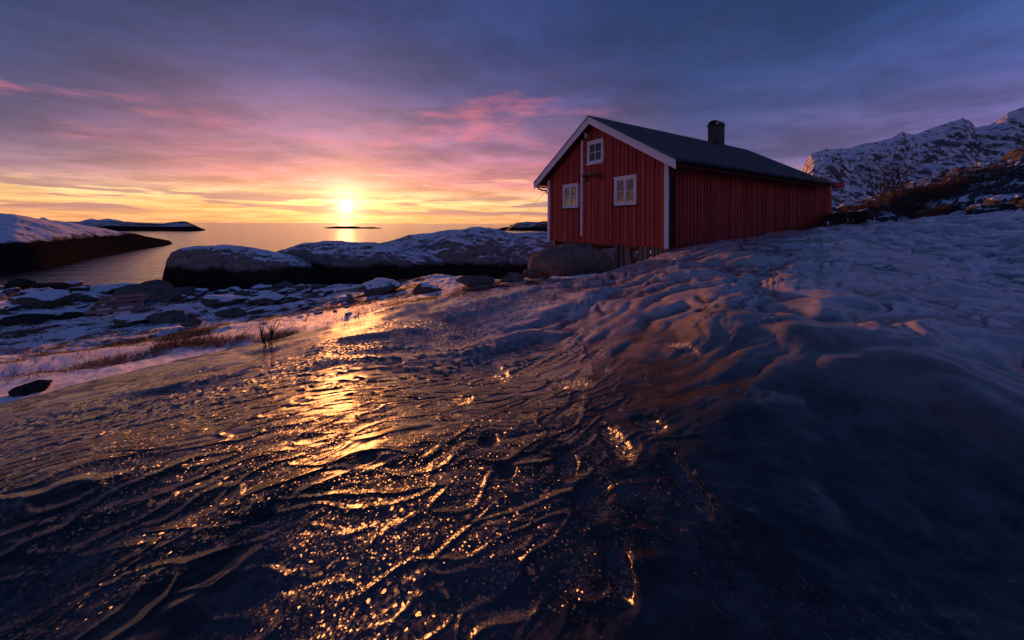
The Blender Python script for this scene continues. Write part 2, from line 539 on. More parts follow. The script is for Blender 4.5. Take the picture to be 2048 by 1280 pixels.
def mat_wood(name, c_lo, c_hi, grain=(6.0, 6.0, 0.5), rough=0.7, spec=0.3, scale=3.0):
    m, t, b = new_mat(name)
    tc = t.node('ShaderNodeTexCoord')
    oi = t.node('ShaderNodeObjectInfo')
    off = t.vmath('ADD', tc.outputs['Object'], t.vmath('SCALE', (13.0, 7.0, 5.0), scale=oi.outputs['Random']))
    gr = t.noise(t.scalev(off, grain), scale, 6.0, 0.65)
    bl = t.noise(off, 1.3, 4.0, 0.6)
    f = t.math('ADD', t.math('MULTIPLY', gr, 0.6), t.math('MULTIPLY', bl, 0.3))
    f = t.math('ADD', f, t.math('MULTIPLY', t.math('SUBTRACT', oi.outputs['Random'], 0.25), 0.26))
    t.put(b.inputs['Base Color'], t.ramp(f, [(0.35, c_lo), (0.68, c_hi)]))
    b.inputs['Roughness'].default_value = rough
    b.inputs['Specular IOR Level'].default_value = spec
    t.put(b.inputs['Normal'], t.bump(gr, 0.25, 0.01))
    return m

def mat_plain(name, c, rough=0.6, metal=0.0, var=0.25, scale=8.0, bump=0.15, spec=0.4):
    m, t, b = new_mat(name)
    tc = t.node('ShaderNodeTexCoord')
    n = t.noise(tc.outputs['Object'], scale, 6.0, 0.65)
    lo = tuple(x * (1 - var) for x in c[:3]) + (1,); hi = tuple(min(1, x * (1 + var)) for x in c[:3]) + (1,)
    t.put(b.inputs['Base Color'], t.ramp(n, [(0.3, lo), (0.7, hi)]))
    t.put(b.inputs['Roughness'], t.math('ADD', rough - 0.1, t.math('MULTIPLY', n, 0.2)))
    b.inputs['Metallic'].default_value = metal
    b.inputs['Specular IOR Level'].default_value = spec
    t.put(b.inputs['Normal'], t.bump(n, bump, 0.01))
    return m

def mat_glass():
    m, t, b = new_mat('window_glass')
    t.n.remove(b)
    tc = t.node('ShaderNodeTexCoord')
    nrm = t.bump(t.noise(tc.outputs['Object'], 3.0, 2.0), 0.12, 0.02)
    tr = t.node('ShaderNodeBsdfTransparent'); tr.inputs[0].default_value = (0.93, 0.95, 0.96, 1)
    gl_ = t.node('ShaderNodeBsdfGlossy'); gl_.inputs['Roughness'].default_value = 0.03
    t.put(gl_.inputs['Normal'], nrm)
    fr = t.node('ShaderNodeFresnel'); fr.inputs[0].default_value = 1.6
    mx = t.node('ShaderNodeMixShader')
    t.put(mx.inputs[0], t.math('MULTIPLY', fr.outputs[0], 1.8, clamp=True))
    t.l.new(tr.outputs[0], mx.inputs[1]); t.l.new(gl_.outputs[0], mx.inputs[2])
    t.l.new(mx.outputs[0], t.n['Material Output'].inputs[0])
    return m

def mat_blade(name, c_lo, c_hi):
    m, t, b = new_mat(name)
    g = geo(t)
    n = t.noise(g['Position'], 25.0, 2.0, 0.5)
    t.put(b.inputs['Base Color'], t.ramp(n, [(0.35, c_lo), (0.65, c_hi)]))
    b.inputs['Roughness'].default_value = 0.7
    b.inputs['Specular IOR Level'].default_value = 0.2
    return m

M = {}
M['ground'] = mat_ground()
M['hill'] = mat_rock('hillside_rock', (0.03, 0.028, 0.03, 1), (0.12, 0.11, 0.11, 1), 1.0, None, 0.55, (0.615, 0.85), streak=(0.35, 1.0, 1.6))
M['islet'] = mat_rock('shore_rock', (0.10, 0.085, 0.072, 1), (0.34, 0.29, 0.25, 1), 0.95, 1.15, 1.7, (0.575, 0.85), streak=(0.5, 1.0, 1.0))
M['headland'] = mat_rock('headland_rock', (0.08, 0.068, 0.06, 1), (0.24, 0.21, 0.19, 1), 0.95, 2.2, 1.0, (0.525, 0.85), streak=(0.6, 1.0, 1.0))
M['island'] = mat_rock('island_rock', (0.07, 0.055, 0.048, 1), (0.20, 0.16, 0.13, 1), 0.7, 2.0, 0.12, (0.62, 0.85), streak=(0.5, 1.0, 1.0))
M['boulder'] = mat_rock('boulder_stone', (0.045, 0.038, 0.034, 1), (0.19, 0.16, 0.14, 1), 1.0, None, 2.0, (0.50, 0.9), crk=0.2)
M['bare_boulder'] = mat_rock('bare_boulder_stone', (0.06, 0.052, 0.046, 1), (0.24, 0.20, 0.175, 1), 0.0, None, 2.2, crk=0.12)
M['dark_boulder'] = mat_rock('dark_wet_stone', (0.02, 0.02, 0.022, 1), (0.07, 0.065, 0.065, 1), 0.0, None, 2.2)
M['mountain'] = mat_rock('hazy_mountain_rock', (0.07, 0.072, 0.08, 1), (0.22, 0.215, 0.225, 1), 1.0, None, 0.045, (0.455, 0.85), streak=(1.0, 0.7, 0.55), nzw=0.16, nzlim=(-0.1, 0.15))  # rock paled towards blue grey: distance haze put into its colour
M['sea'] = mat_sea()
M['red'] = mat_wood('red_painted_board', (0.30, 0.040, 0.028, 1), (0.52, 0.082, 0.058, 1), (4.0, 4.0, 0.35))
M['white'] = mat_wood('white_painted_wood', (0.76, 0.73, 0.73, 1), (0.90, 0.87, 0.87, 1), (3.0, 3.0, 3.0))
M['dark_red'] = mat_wood('dark_red_backing', (0.06, 0.008, 0.006, 1), (0.09, 0.012, 0.008, 1))
M['grey_wood'] = mat_wood('weathered_grey_wood', (0.10, 0.075, 0.065, 1), (0.27, 0.21, 0.18, 1), (8.0, 8.0, 0.7))
M['pile_wood'] = mat_wood('brown_pile_wood', (0.12, 0.055, 0.032, 1), (0.28, 0.14, 0.085, 1), (8.0, 8.0, 0.7))
M['pallet_wood'] = mat_wood('reddish_pallet_wood', (0.22, 0.10, 0.07, 1), (0.42, 0.22, 0.15, 1), (0.8, 8.0, 8.0))
M['roof'] = mat_plain('dark_roof_sheet', (0.10, 0.098, 0.098, 1), 0.6, 0.0, 0.3, 5.0, 0.1, 0.5)
M['dark_metal'] = mat_plain('dark_metal', (0.025, 0.027, 0.033, 1), 0.45, 0.3, 0.2)
M['grey_metal'] = mat_plain('grey_metal', (0.35, 0.34, 0.35, 1), 0.5, 0.2, 0.2)
M['chimney'] = mat_plain('dark_chimney_metal', (0.03, 0.034, 0.044, 1), 0.55, 0.1, 0.3)
M['curtain'] = mat_plain('white_curtain', (0.88, 0.85, 0.86, 1), 0.85, 0.0, 0.08, 5.0)
M['glass'] = mat_glass()
M['grass'] = mat_blade('dry_grass', (0.13, 0.055, 0.03, 1), (0.44, 0.20, 0.10, 1))
M['bush'] = mat_blade('bare_bush', (0.035, 0.024, 0.02, 1), (0.13, 0.085, 0.062, 1))
M['bark'] = mat_blade('dark_bark', (0.015, 0.012, 0.012, 1), (0.05, 0.04, 0.035, 1))
M['wire'] = mat_plain('steel_wire', (0.04, 0.035, 0.035, 1), 0.5, 0.5)

# ------------------------------------------------------------------ ground
# surveyed points: (photo column, photo row, depth) -> height; the depth is judged from eye height and the house's size
survey = [
    # glazed slope under and in front of the camera
    (0, 1280, 1.08), (512, 1280, 1.02), (1024, 1280, .95), (1536, 1280, .94), (2048, 1280, .97),
    (0, 1000, 1.5), (500, 900, 1.9), (1024, 900, 1.75), (1300, 800, 2.15), (1500, 800, 1.98), (2048, 900, 1.66), (1700, 900, 1.70),
    (1024, 750, 3.2), (1024, 650, 5.1), (1300, 650, 4.0), (1500, 650, 3.35), (1800, 650, 3.2), (2048, 620, 4.2),
    (1300, 560, 6.9), (1500, 560, 5.7), (1700, 510, 7.8), (2048, 510, 7.6), (1850, 470, 10.3),
    (760, 800, 2.6), (300, 850, 2.3), (760, 680, 4.4), (1000, 600, 6.6),
    # its crest
    (0, 822, 2.9), (250, 757, 3.75), (500, 695, 4.7), (700, 640, 5.9), (900, 595, 7.1), (1024, 575, 7.9), (1093, 563, 8.5), (1160, 556, 9.0),
    (1226, 542, 9.6), (1272, 527, 10.0), (1300, 516, 10.25), (1336, 505, 10.6), (1400, 491, 11.4), (1500, 476, 13.0), (1600, 460, 15.2), (1700, 450, 15.8), (1850, 438, 14.6), (2048, 418, 12.2),
    # snowy shore behind
    (0, 790, 3.6), (0, 720, 5.8), (0, 650, 10.2), (0, 592, 16.), (0, 572, 22.), (200, 690, 7.4), (200, 640, 10.5), (200, 588, 19.), (200, 575, 23.),
    (350, 680, 6.8), (400, 650, 8.8), (400, 605, 14.2), (400, 590, 19.), (500, 640, 9.0), (500, 600, 13.2), (500, 582, 17.5),
    (640, 625, 8.6), (700, 600, 10.5), (700, 578, 14.5), (800, 590, 9.6), (900, 566, 11.6), (900, 553, 15.), (1050, 562, 12.4), (1150, 578, 13.2),
    (1250, 572, 13.5), (1340, 535, 13.5), (1350, 525, 17.), (1500, 485, 19.), (1640, 458, 21.),
    # hillside on the right
    (1640, 428, 20.5), (1700, 414, 21.), (1770, 396, 23.), (1850, 372, 25.), (1950, 345, 27.), (2048, 318, 29.), (1900, 400, 19.), (2048, 378, 19.), (1800, 418, 18.),
    (2300, 260, 31.), (2300, 390, 12.), (2700, 200, 26.),
]
pts = [tuple(P(*s)) for s in survey]
pts += [(-14, 26, -0.6), (-4, 23.5, -.4), (2, 23, -.5), (8, 26, -.4), (16, 30, -.2), (-30, 24, -.8), (-30, 10, 0.9), (-14, 0, 1.6), (-6, -3, 2.2), (0, -4, 2.95), (6, -4, 3.5),
        (14, 0, 4.2), (0, -14, 3.2), (-16, -14, 2.0), (16, -14, 4.8), (34, -10, 7.5), (38, 10, 9.0), (60, 30, 15), (-10, 40, -3), (20, 45, -1), (50, 60, 4), (-40, 40, -3), (-50, -20, 0), (0, -50, 4), (50, -50, 9), (0, 0, 2.98)]
pts = np.array(pts)
def _k(r2):
    return r2 * np.log(r2 + 1e-9)
_n = len(pts)
_A = np.zeros((_n + 3, _n + 3))
_A[:_n, :_n] = _k(((pts[:, None, :2] - pts[None, :, :2]) ** 2).sum(-1)) + np.eye(_n) * 0.06
_A[:_n, _n] = 1; _A[:_n, _n + 1:] = pts[:, :2]; _A[_n, :_n] = 1; _A[_n + 1:, :_n] = pts[:, :2].T
_w = np.linalg.solve(_A, np.concatenate([pts[:, 2], np.zeros(3)]))
def base_h(x, y):
    out = np.empty(len(x))
    for i in range(0, len(x), 60000):
        q = np.stack([x[i:i + 60000], y[i:i + 60000]], 1)
        r2 = ((q[:, None, :] - pts[None, :, :2]) ** 2).sum(-1)
        out[i:i + 60000] = _k(r2) @ _w[:_n] + _w[_n] + q @ _w[_n + 1:]
    return out

_edge = np.array([(-6000, 1.0), (-1500, 1.8), (-400, 2.6), (0, 3.0), (250, 3.85), (500, 4.8), (700, 5.95), (900, 7.25), (1024, 8.0), (1100, 8.6), (1230, 9.7), (1336, 10.6),
                  (1400, 11.6), (1500, 13.2), (1600, 15.3), (1700, 15.8), (1850, 14.6), (2048, 12.2), (2600, 9.), (6000, 5.)])
def columns(x, y):
    yy = np.maximum(y, 0.05)
    return np.where(y > 0.05, CX + x / yy * F, np.where(x < 0, -6000, 6000))
def regions(x, y):
    """0..1 weight of the glazed slope, and of the hillside"""
    c = np.clip(columns(x, y), -6000, 6000)
    s = y - np.interp(c, _edge[:, 0], _edge[:, 1])
    s = np.where(y < 0.6, np.where(x < -2.0, -x * 0.3 - 1.5, -1.0), s)
    wob = fbm2(x * 0.9, y * 0.9, 3) * 0.35
    ice = 1 - sstep(s + wob, -0.12, 0.12)
    hill = sstep(c, 1480, 1640) * (1 - ice)
    return ice, hill, s

PITS = []
def ripple_h(x, y):
    """height of the small frozen ripples and veins, used for the surface tilt"""
    wx = x + 0.35 * fbm2(x * 0.5 + 5, y * 0.5, 2) + 0.07 * fbm2(x * 3.0 + 1, y * 3.0, 2); wy = y + 0.35 * fbm2(x * 0.5, y * 0.5 + 9, 2) + 0.07 * fbm2(x * 3.0, y * 3.0 + 4, 2)
    a = R(30)
    u = wx * math.cos(a) + wy * math.sin(a); v = wy * math.cos(a) - wx * math.sin(a)
    soft = lambda q, e: np.sqrt(q * q + e * e) - e
    r = np.hypot(x, y)
    far = sstep(r, 1.5, 5.0)
    right = sstep(x, 0.2, 2.6)
    m2 = sstep(fbm2(x * 0.9 + 8, y * 0.9, 2), -0.12, 0.12)
    m3 = sstep(fbm2(x * 1.4 - 3, y * 1.4 + 6, 2), -0.06, 0.16)
    f1 = sstep(r, 3.2, 1.6); f2 = sstep(r, 5.2, 2.8)
    left_ = 0.45 + 0.55 * sstep(x, -1.6, -0.3)
    h = soft(perlin2(u * 1.5 + 3, v * 4.0), 0.03) * 0.017 * (1 - 0.5 * right) * left_
    h = h + soft(perlin2(u * 3.4 + 7, v * 8.0 + 2), 0.03) * 0.011 * (1 - 0.8 * right) * (0.25 + 0.75 * m2) * (0.4 + 0.6 * f2)
    h = h + soft(perlin2(u * 9.0 + 1, v * 17.0), 0.05) * 0.004 * (1 - 0.9 * right) * m2 * f1
    # thin raised veins where water ran and froze
    brk = sstep(perlin2(u * 2.1 - 17, v * 3.0 + 5), -0.15, 0.25)
    fade = sstep(x, 1.3, 0.2)
    w_ = 0.0055 + 0.0052 * r                                        # width of a vein in metres
    def vein(fu, fv, ou, ov):
        q = perlin2(u * fu + ou, v * fv + ov)
        d_ = 0.004
        gu = (perlin2((u + d_) * fu + ou, v * fv + ov) - q) / d_; gv = (perlin2(u * fu + ou, (v + d_) * fv + ov) - q) / d_
        dist = q / np.maximum(np.hypot(gu, gv), 0.6)
        return np.exp(-(dist / w_) ** 2) * w_ * 0.66
    h = h + vein(1.2, 3.2, 31, -8) * brk * fade * f2 + vein(1.7, 4.4, 57, 23) * (1 - brk) * fade * f2 + vein(2.4, 5.5, -5, 17) * m3 * fade * f2
    h = h + vein(3.6, 6.5, 12, 44) * 0.5 * (1 - m3) * fade * f1
    h = h + fbm2(x * 9, y * 14, 2) * 0.006 * (1 - m2) * (1 - 0.8 * right) * f1
    return h

def ground(x, y, full=False):
    x = np.asarray(x, float); y = np.asarray(y, float)
    r = np.hypot(x, y)
    ice, hill, s = regions(x, y)
    z = base_h(x, y)
    # --- glazed slope: lobes, steps and running ripples of ice
    wx = x + 0.5 * fbm2(x * 0.7 + 5, y * 0.7, 2) + 0.10 * fbm2(x * 2.6 + 1, y * 2.6, 2); wy = y + 0.5 * fbm2(x * 0.7, y * 0.7 + 9, 2) + 0.10 * fbm2(x * 2.6, y * 2.6 + 4, 2)
    a = R(30)
    u = wx * math.cos(a) + wy * math.sin(a); v = wy * math.cos(a) - wx * math.sin(a)
    right = sstep(x, -1.5, 2.5)
    far = sstep(r, 1.5, 5.0)
    edge_w = np.maximum(sstep(r, 11.0, 7.5), sstep(x, 7.0, 10.0))                                   # calmer towards the cabin
    soft = lambda q, e: np.sqrt(q * q + e * e) - e                 # rounded lobes with creased valleys between
    big = soft(fbm2(u * 0.42, v * 0.95, 2), 0.05)
    mid = soft(perlin2(u * 1.3 + 3, v * 3.4), 0.03)
    icy = fbm2(u * 0.3, v * 0.5, 2) * 0.08 * edge_w
    icy += (big - 0.12) * (0.05 + 0.20 * far * (0.35 + 0.65 * right)) * (0.35 + 0.65 * edge_w) + (mid - 0.10) * (0.010 + 0.045 * far * (0.35 + 0.65 * right)) * (0.6 + 0.4 * edge_w)
    for (qx, qy, ax, ay, th_) in PITS:
        dx, dy = x - qx, y - qy
        if abs(th_) > 0: dx, dy = dx * math.cos(th_) + dy * math.sin(th_), dy * math.cos(th_) - dx * math.sin(th_)
        e_ = (dx / ax) ** 2 + (dy / ay) ** 2
        icy = icy - 0.022 * np.exp(-e_ ** 2)
    # runnels cut between the lobes
    gf = fbm2(u * 0.75 + 11, v * 2.1 - 3, 2)
    gmask = sstep(r, 3.0, 4.6) * sstep(r, 18, 12) * sstep(fbm2(u * 0.6 - 6, v * 0.9, 2), -0.12, 0.10) * sstep(x, 0.0, 1.4)
    groove = np.exp(-(gf / (0.05 + 0.03 * perlin2(u * 1.3, v * 2.9))) ** 2) * gmask
    icy -= groove * 0.03
    # --- snow
    sn = fbm2(x * 0.45, y * 0.45, 3) * 0.16 + fbm2(x * 1.6, y * 1.6, 3) * 0.07 + np.abs(fbm2(x * 3.3, y * 5, 2)) * 0.05
    # --- stone of the hillside: slanting beds
    b1 = fbm2((x * 0.9 + y * 0.2) * 0.12, (y - 0.55 * x) * 0.34, 4); b2 = fbm2(x * 0.7, y * 1.5, 4)
    hl = b1 * 0.9 + b2 * 0.12 + (np.abs(fbm2(x * 0.3 + y * 0.1, (y - 0.5 * x) * 1.1, 3)) - .2) * 0.32
    hl *= sstep(r, 14, 20)
    rest = sn * (1 - hill) + (hl + fbm2(x * 2.4, y * 2.4, 3) * 0.05) * hill
    z = z + icy * ice + rest * (1 - ice) * np.clip(0.4 + r / 25, 0, 1.3)
    if not full:
        return z
    grain_line = np.interp(x, [-9, -2.9, -2.6, -2.0, -0.2, 2.5], [0.5, 2.0, 3.0, 4.4, 6.4, 9.0])
    gr = np.exp(-((y - grain_line + 0.35) / 0.85) ** 2) * sstep(x, 3.5, 0.5) * 1.5
    gr2 = np.exp(-(((x + 0.35) / 0.7) ** 2 + ((y - 1.15) / 0.32) ** 2)) * 0.8
    pit = np.zeros_like(x)
    for (qx, qy, ax, ay, th_) in PITS:
        dx, dy = x - qx, y - qy
        dx, dy = dx * math.cos(th_) + dy * math.sin(th_), dy * math.cos(th_) - dx * math.sin(th_)
        pit = np.maximum(pit, sstep((dx / ax) ** 2 + (dy / ay) ** 2, 0.9, 0.5))
    gr = np.clip((gr + gr2) * (0.55 + 1.2 * fbm2(x * 1.3, y * 1.3, 3)), 0, 1) * ice
    gr = np.maximum(gr, pit * 0.35)
    fr = sstep(r, 1.9, 6.0) * (0.30 + 0.70 * sstep(x, -2.2, 1.6)) * ice * (0.35 + 0.65 * sstep(big + 0.5 * mid, 0.06, 0.24))
    bare = 0.46 + 0.75 * fbm2(x * 0.33 + 2, y * 0.33, 3) + 0.30 * fbm2(x * 1.3, y * 1.3, 2)
    bare = bare - 0.55 * np.exp(-((s - 0.9) / 0.9) ** 2) * sstep(columns(x, y), 760, 600)   # the drift along the slope's foot
    return z, ice, hill, gr, fr, np.clip(bare, 0, 1), groove * ice

def gz(x, y):
    return float(ground(np.array([x]), np.array([y]))[0])

def hit(px, py, d0=1.0, d1=60.0, n=400):
    """where the line of sight through a photo pixel meets the ground"""
    d = np.geomspace(d0, d1, n)
    r = ray(px, py)
    zz = ground(r[0] * d, d)
    below = np.nonzero(EYE + r[2] * d < zz)[0]
    i = below[0] if len(below) else n - 1
    return Vector((r[0] * d[i], d[i], float(zz[i])))

_pits = []
for px_, py_, wpx, hpx, th_ in ((1375, 965, 48, 130, 0.0), (1236, 1130, 50, 130, 0.0), (1440, 1150, 40, 80, 0.0), (1185, 985, 60, 70, -0.5), (1135, 925, 44, 60, 0.0), (1232, 880, 46, 80, 0.1),
                               (1140, 770, 60, 50, 0.5), (1362, 690, 24, 40, 0.2), (1300, 850, 50, 40, 0.6), (920, 800, 50, 30, 0.6), (985, 745, 60, 70, 0.6), (975, 882, 40, 24, 0.6), (1010, 940, 40, 30, 0.5), (735, 915, 40, 24, 0.6), (520, 1038, 44, 22, 0.5)):
    q_ = hit(px_, py_, 0.6, 12)
    rr_ = ray(px_, py_)
    dep = abs(q_.z - EYE) / q_.y
    _pits.append((q_.x, q_.y, wpx / 2 * q_.y / F, min(0.28, hpx / 2 * q_.y / F / max(0.25, dep)), th_))
PITS += _pits
def build_ground():
    # columns: fine across the view, coarser behind
    pxs = np.linspace(-140, 2190, 1050)
    th = np.arctan((pxs - CX) / F)
    th = np.concatenate([th, np.linspace(th[-1], th[0] + 2 * math.pi, 130)[1:-1]])
    q = np.linspace(0, 1, 560)
    # radial spacing: even steps of the viewing angle close by, geometric far off
    inv = 1 / (1 / 0.45 + (1 / 9.0 - 1 / 0.45) * np.linspace(0, 1, 600))
    rr = np.concatenate([[0.01, 0.1, 0.2, 0.3, 0.38], inv, np.geomspace(9.0, 75.0, 230)[1:]])
    T, RR = np.meshgrid(th, rr)
    x = (np.sin(T) * RR).ravel(); y = (np.cos(T) * RR).ravel()
    z, ice, hill, gr, fr, bare, grv = ground(x, y, True)
    n, m = RR.shape
    faces = grid_faces(n, m, True)
    tl = np.zeros((len(x), 3))
    on = np.nonzero((ice > 0.01) & (y > 0.2) & (np.abs(x) < 2.2 * y + 0.6))[0]      # ripples where the slope can be seen closely
    xo, yo = x[on], y[on]
    e_ = 0.0025 + 0.0006 * np.hypot(xo, yo)
    h0 = ripple_h(xo, yo)
    tl[on, 0] = -(ripple_h(xo + e_, yo) - h0) / e_ * ice[on]
    tl[on, 1] = -(ripple_h(xo, yo + e_) - h0) / e_ * ice[on]
    for (qx, qy, ax, ay, th_) in PITS:            # hollows: their inner wall leans over to the seaward side
        nb = np.nonzero((np.abs(x - qx) < 0.5) & (np.abs(y - qy) < 0.5))[0]
        dx, dy = x[nb] - qx, y[nb] - qy
        dx, dy = dx * math.cos(th_) + dy * math.sin(th_), dy * math.cos(th_) - dx * math.sin(th_)
        e2_ = (dx / ax) ** 2 + (dy / ay) ** 2
        wob = 1 + 0.9 * fbm2(x[nb] * 22, y[nb] * 16, 2)
        k_ = sstep(e2_ * wob, 1.15, 0.75) * (0.55 + 0.45 * sstep(e2_, 0.25, 0.8)) * sstep(fbm2(x[nb] * 38 + 4, y[nb] * 30, 2), -0.25, 0.12)
        tl[nb, 0] -= 1.10 * k_ * wob; tl[nb, 1] += 0.24 * k_
    verts = np.stack([x, y, z], 1)
    fi = ice[faces].mean(1); fh = hill[faces].mean(1)
    lab = np.where(fi > 0.5, 0, np.where(fh > 0.5, 2, 1))
    # smooth normals over the whole sheet, kept on the separate pieces
    for k, (name, mat) in enumerate((('icy_slope', M['ground']), ('snowy_shore', M['ground']), ('hillside', M['hill']))):
        f = faces[lab == k]
        if k == 1:   # drop what is deep under the sea
            f = f[(verts[f][:, :, 2].max(1) > -1.2)]
        used, invx = np.unique(f, return_inverse=True)
        vv = verts[used]; ff = invx.reshape(-1, 4)
        me = np_mesh(name, vv, ff)
        for an, arr in (('grain', gr), ('frost', fr), ('bare', bare), ('groove', grv), ('ice', ice)):
            at = me.attributes.new(an, 'FLOAT', 'POINT')
            val = arr[used]
            at.data.foreach_set('value', val.astype(np.float32))
        at = me.attributes.new('tilt', 'FLOAT_VECTOR', 'POINT')
        val = tl[used]
        at.data.foreach_set('vector', val.astype(np.float32).ravel())
        me.update()
        o = link(name, me, mat, None, True)
        lbl = ('ice glazed dark rock slope with golden glints', 'snowy shore with dry grass and stones', 'rocky hillside with slanting beds and snow patches')[k]
        tag(o, lbl, None, None, 'structure')
build_ground()

# sea: one sheet to the horizon
def build_sea():
    rr = np.concatenate([[12.0], np.geomspace(16, 90000, 60)])
    th = np.linspace(0, 2 * math.pi, 129)[:-1]
    T, RR = np.meshgrid(th, rr)
    v = np.stack([np.sin(T) * RR, np.cos(T) * RR + 4, np.zeros_like(RR)], -1).reshape(-1, 3)
    me = np_mesh('sea', v, grid_faces(*RR.shape, True))
    tag(link('sea', me, M['sea'], None, True), 'calm sea reaching to the horizon under the low sun', None, None, 'structure')
build_sea()

# ------------------------------------------------------------------ rock masses whose crest line is seen against sea or sky
def ridge(name, crest, dcrest, dfront, dback, mat, n_front=3.0, n_back=2.2, zbot=-1.5, amp=0.12, lam=2.5, cols=220, rows=70, end=0.02, seed=0, fine=0.5, beds=0.0):
    crest = np.array(crest, float)
    px = np.linspace(crest[0, 0], crest[-1, 0], cols)
    # smooth crest rows
    py = np.interp(px, crest[:, 0], crest[:, 1])
    ker = np.hanning(9); ker /= ker.sum()
    py = np.convolve(np.pad(py, 4, 'edge'), ker, 'valid')
    itp = lambda q: np.interp(px, [a for a, _ in q], [b for _, b in q]) if isinstance(q, (list, tuple)) else np.full(cols, float(q))
    k2 = np.hanning(41); k2 /= k2.sum()
    sm = lambda q: np.convolve(np.pad(q, 20, 'edge'), k2, 'valid')
    dc, df, db = sm(itp(dcrest)), sm(itp(dfront)), sm(itp(dback))
    rc = np.array([ray(a, b) for a, b in zip(px, py)])
    zc = EYE + rc[:, 2] * dc
    t = np.linspace(-1, 1, rows)
    t = np.sign(t) * np.abs(t) ** 0.8
    V = np.zeros((rows, cols, 3))
    for i, tt in enumerate(t):
        d = np.where(tt < 0, dc + tt * (dc - df), dc + tt * (db - dc))
        nn = n_front if tt < 0 else n_back
        prof = (1 - abs(tt) ** nn) ** (1 / 1.6) if abs(tt) < 1 else 0.0
        V[i, :, 0] = rc[:, 0] * d
        V[i, :, 1] = d
        V[i, :, 2] = zbot + (zc - zbot) * prof
    v = V.reshape(-1, 3)
    q = v / lam + seed * 13.7
    h = fbm3(q, 4) * amp * 2 + (0.5 - np.abs(fbm3(q * 2.3 + 5, 3))) * amp * fine
    if beds:
        w = v.copy(); w[:, 0] = (v[:, 0] + 1.3 * v[:, 2]) / lam * 0.25; w[:, 1] = v[:, 1] / lam * 0.7; w[:, 2] = (v[:, 2] - 0.5 * v[:, 0]) / lam * 1.6
        h += (0.45 - np.abs(fbm3(w, 4))) * beds
    v[:, 2] += h * np.clip((v[:, 2] - zbot) / max(1e-3, (zc.max() - zbot)) * 2, 0, 1)
    v[:, 1] -= h * 0.6
    me = np_mesh(name, v, grid_faces(rows, cols))
    return link(name, me, mat, None, True)

tag(ridge('rocky_headland', [(-420, 415), (-250, 422), (-100, 424), (0, 431), (35, 433), (90, 444), (150, 452), (200, 461), (260, 470), (310, 481), (345, 489), (372, 494)],
          [(-400, 42), (0, 44), (100, 48), (200, 54), (300, 62), (372, 67)], [(-400, 24), (0, 26.5), (100, 29), (200, 39), (300, 53), (372, 63)], 90, M['headland'],
          2.0, 2.2, -1.0, 0.35, 7.0, 260, 80, beds=0.5), 'long low headland, snow streaked on top and black along its waterline', 'headland')
tag(ridge('low_island', [(100, 446), (140, 444), (180, 442), (230, 442), (290, 447), (330, 448), (350, 445), (372, 444), (390, 451), (405, 458), (424, 464)],
          190, 158, 230, M['island'], 2.2, 2.2, -0.6, 0.5, 16.0, 160, 40, seed=2), 'low brown island behind the headland, a hump at its tip', 'island')
tag(ridge('skerry', [(636, 457.5), (655, 455), (680, 453), (705, 452.6), (725, 455), (745, 454.5), (772, 457.5)], 285, 262, 320, M['island'], 2.2, 2.2, -0.4, 0.3, 20.0, 90, 24, seed=3),
    'tiny flat skerry on the sea just under the sun', 'skerry')
tag(ridge('long_island', [(985, 460), (1005, 456), (1040, 452.5), (1060, 454), (1080, 447), (1110, 441), (1150, 440), (1200, 446), (1260, 462)], 240, 212, 290, M['island'], 2.2, 2.2, -0.6, 1.2, 14.0, 160, 40, seed=4),
    'low dark island reaching out from behind the red house', 'island')
tag(ridge('far_island', [(1020, 451), (1035, 447), (1052, 445), (1072, 446), (1090, 444), (1130, 443), (1180, 451)], 620, 560, 700, M['island'], 2.2, 2.2, -1.0, 2.5, 30.0, 120, 30, seed=5),
    'jagged small island far off behind the low dark one', 'island')
for nm, cr, d in (('far_peaks', [(68, 445), (76, 438), (84, 434.5), (92, 436), (100, 440), (108, 445)], 30000), ('far_peaks', [(155, 445.5), (170, 440), (184, 437), (195, 440), (215, 437.5), (240, 441), (262, 446)], 30000)):
    tag(ridge(nm, cr, d, d - 1500, d + 2500, M['mountain'], 2.2, 2.2, -40, 60, 1500, 60, 20, seed=6),
        'faint far peaks on the horizon beyond the headland' if cr[0][0] < 100 else 'faint far peaks on the horizon above the low island', 'mountain')

tag(ridge('whaleback_rock', [(322, 580), (328, 552), (334, 525), (346, 507), (365, 498), (395, 494), (440, 492), (480, 494), (540, 504), (580, 512), (610, 522), (640, 540), (670, 570)],
          24.6, [(322, 23.2), (340, 22.2), (500, 21.6), (670, 22)], 27.5, M['islet'], 4.0, 2.6, -1.2, 0.10, 1.8, 260, 90, seed=7, beds=0.10),
    'round ended whaleback rock with thin snow, standing in the inlet', 'rock')
tag(ridge('whaleback_rock', [(535, 520), (560, 500), (590, 494), (625, 487), (660, 484), (700, 485), (760, 489), (800, 493), (850, 503), (900, 520), (930, 545)],
          28.5, [(535, 25), (700, 23), (930, 24)], 33, M['islet'], 3.0, 2.4, -1.2, 0.14, 2.2, 260, 90, seed=8, beds=0.16),
    'brown whaleback rock right below the sun', 'rock')
tag(ridge('whaleback_rock', [(700, 505), (760, 490), (800, 480), (850, 471), (900, 465), (945, 459), (965, 459), (1000, 465), (1022, 471), (1050, 468), (1090, 467), (1130, 472), (1200, 480), (1260, 500), (1300, 530)],
          32.5, [(700, 26), (900, 25), (1100, 24), (1300, 27)], 42, M['islet'], 2.4, 2.2, -1.4, 0.2, 2.6, 340, 110, seed=9, beds=0.30),
    'largest whaleback rock, streaked with snow, behind the piles of the house', 'rock')

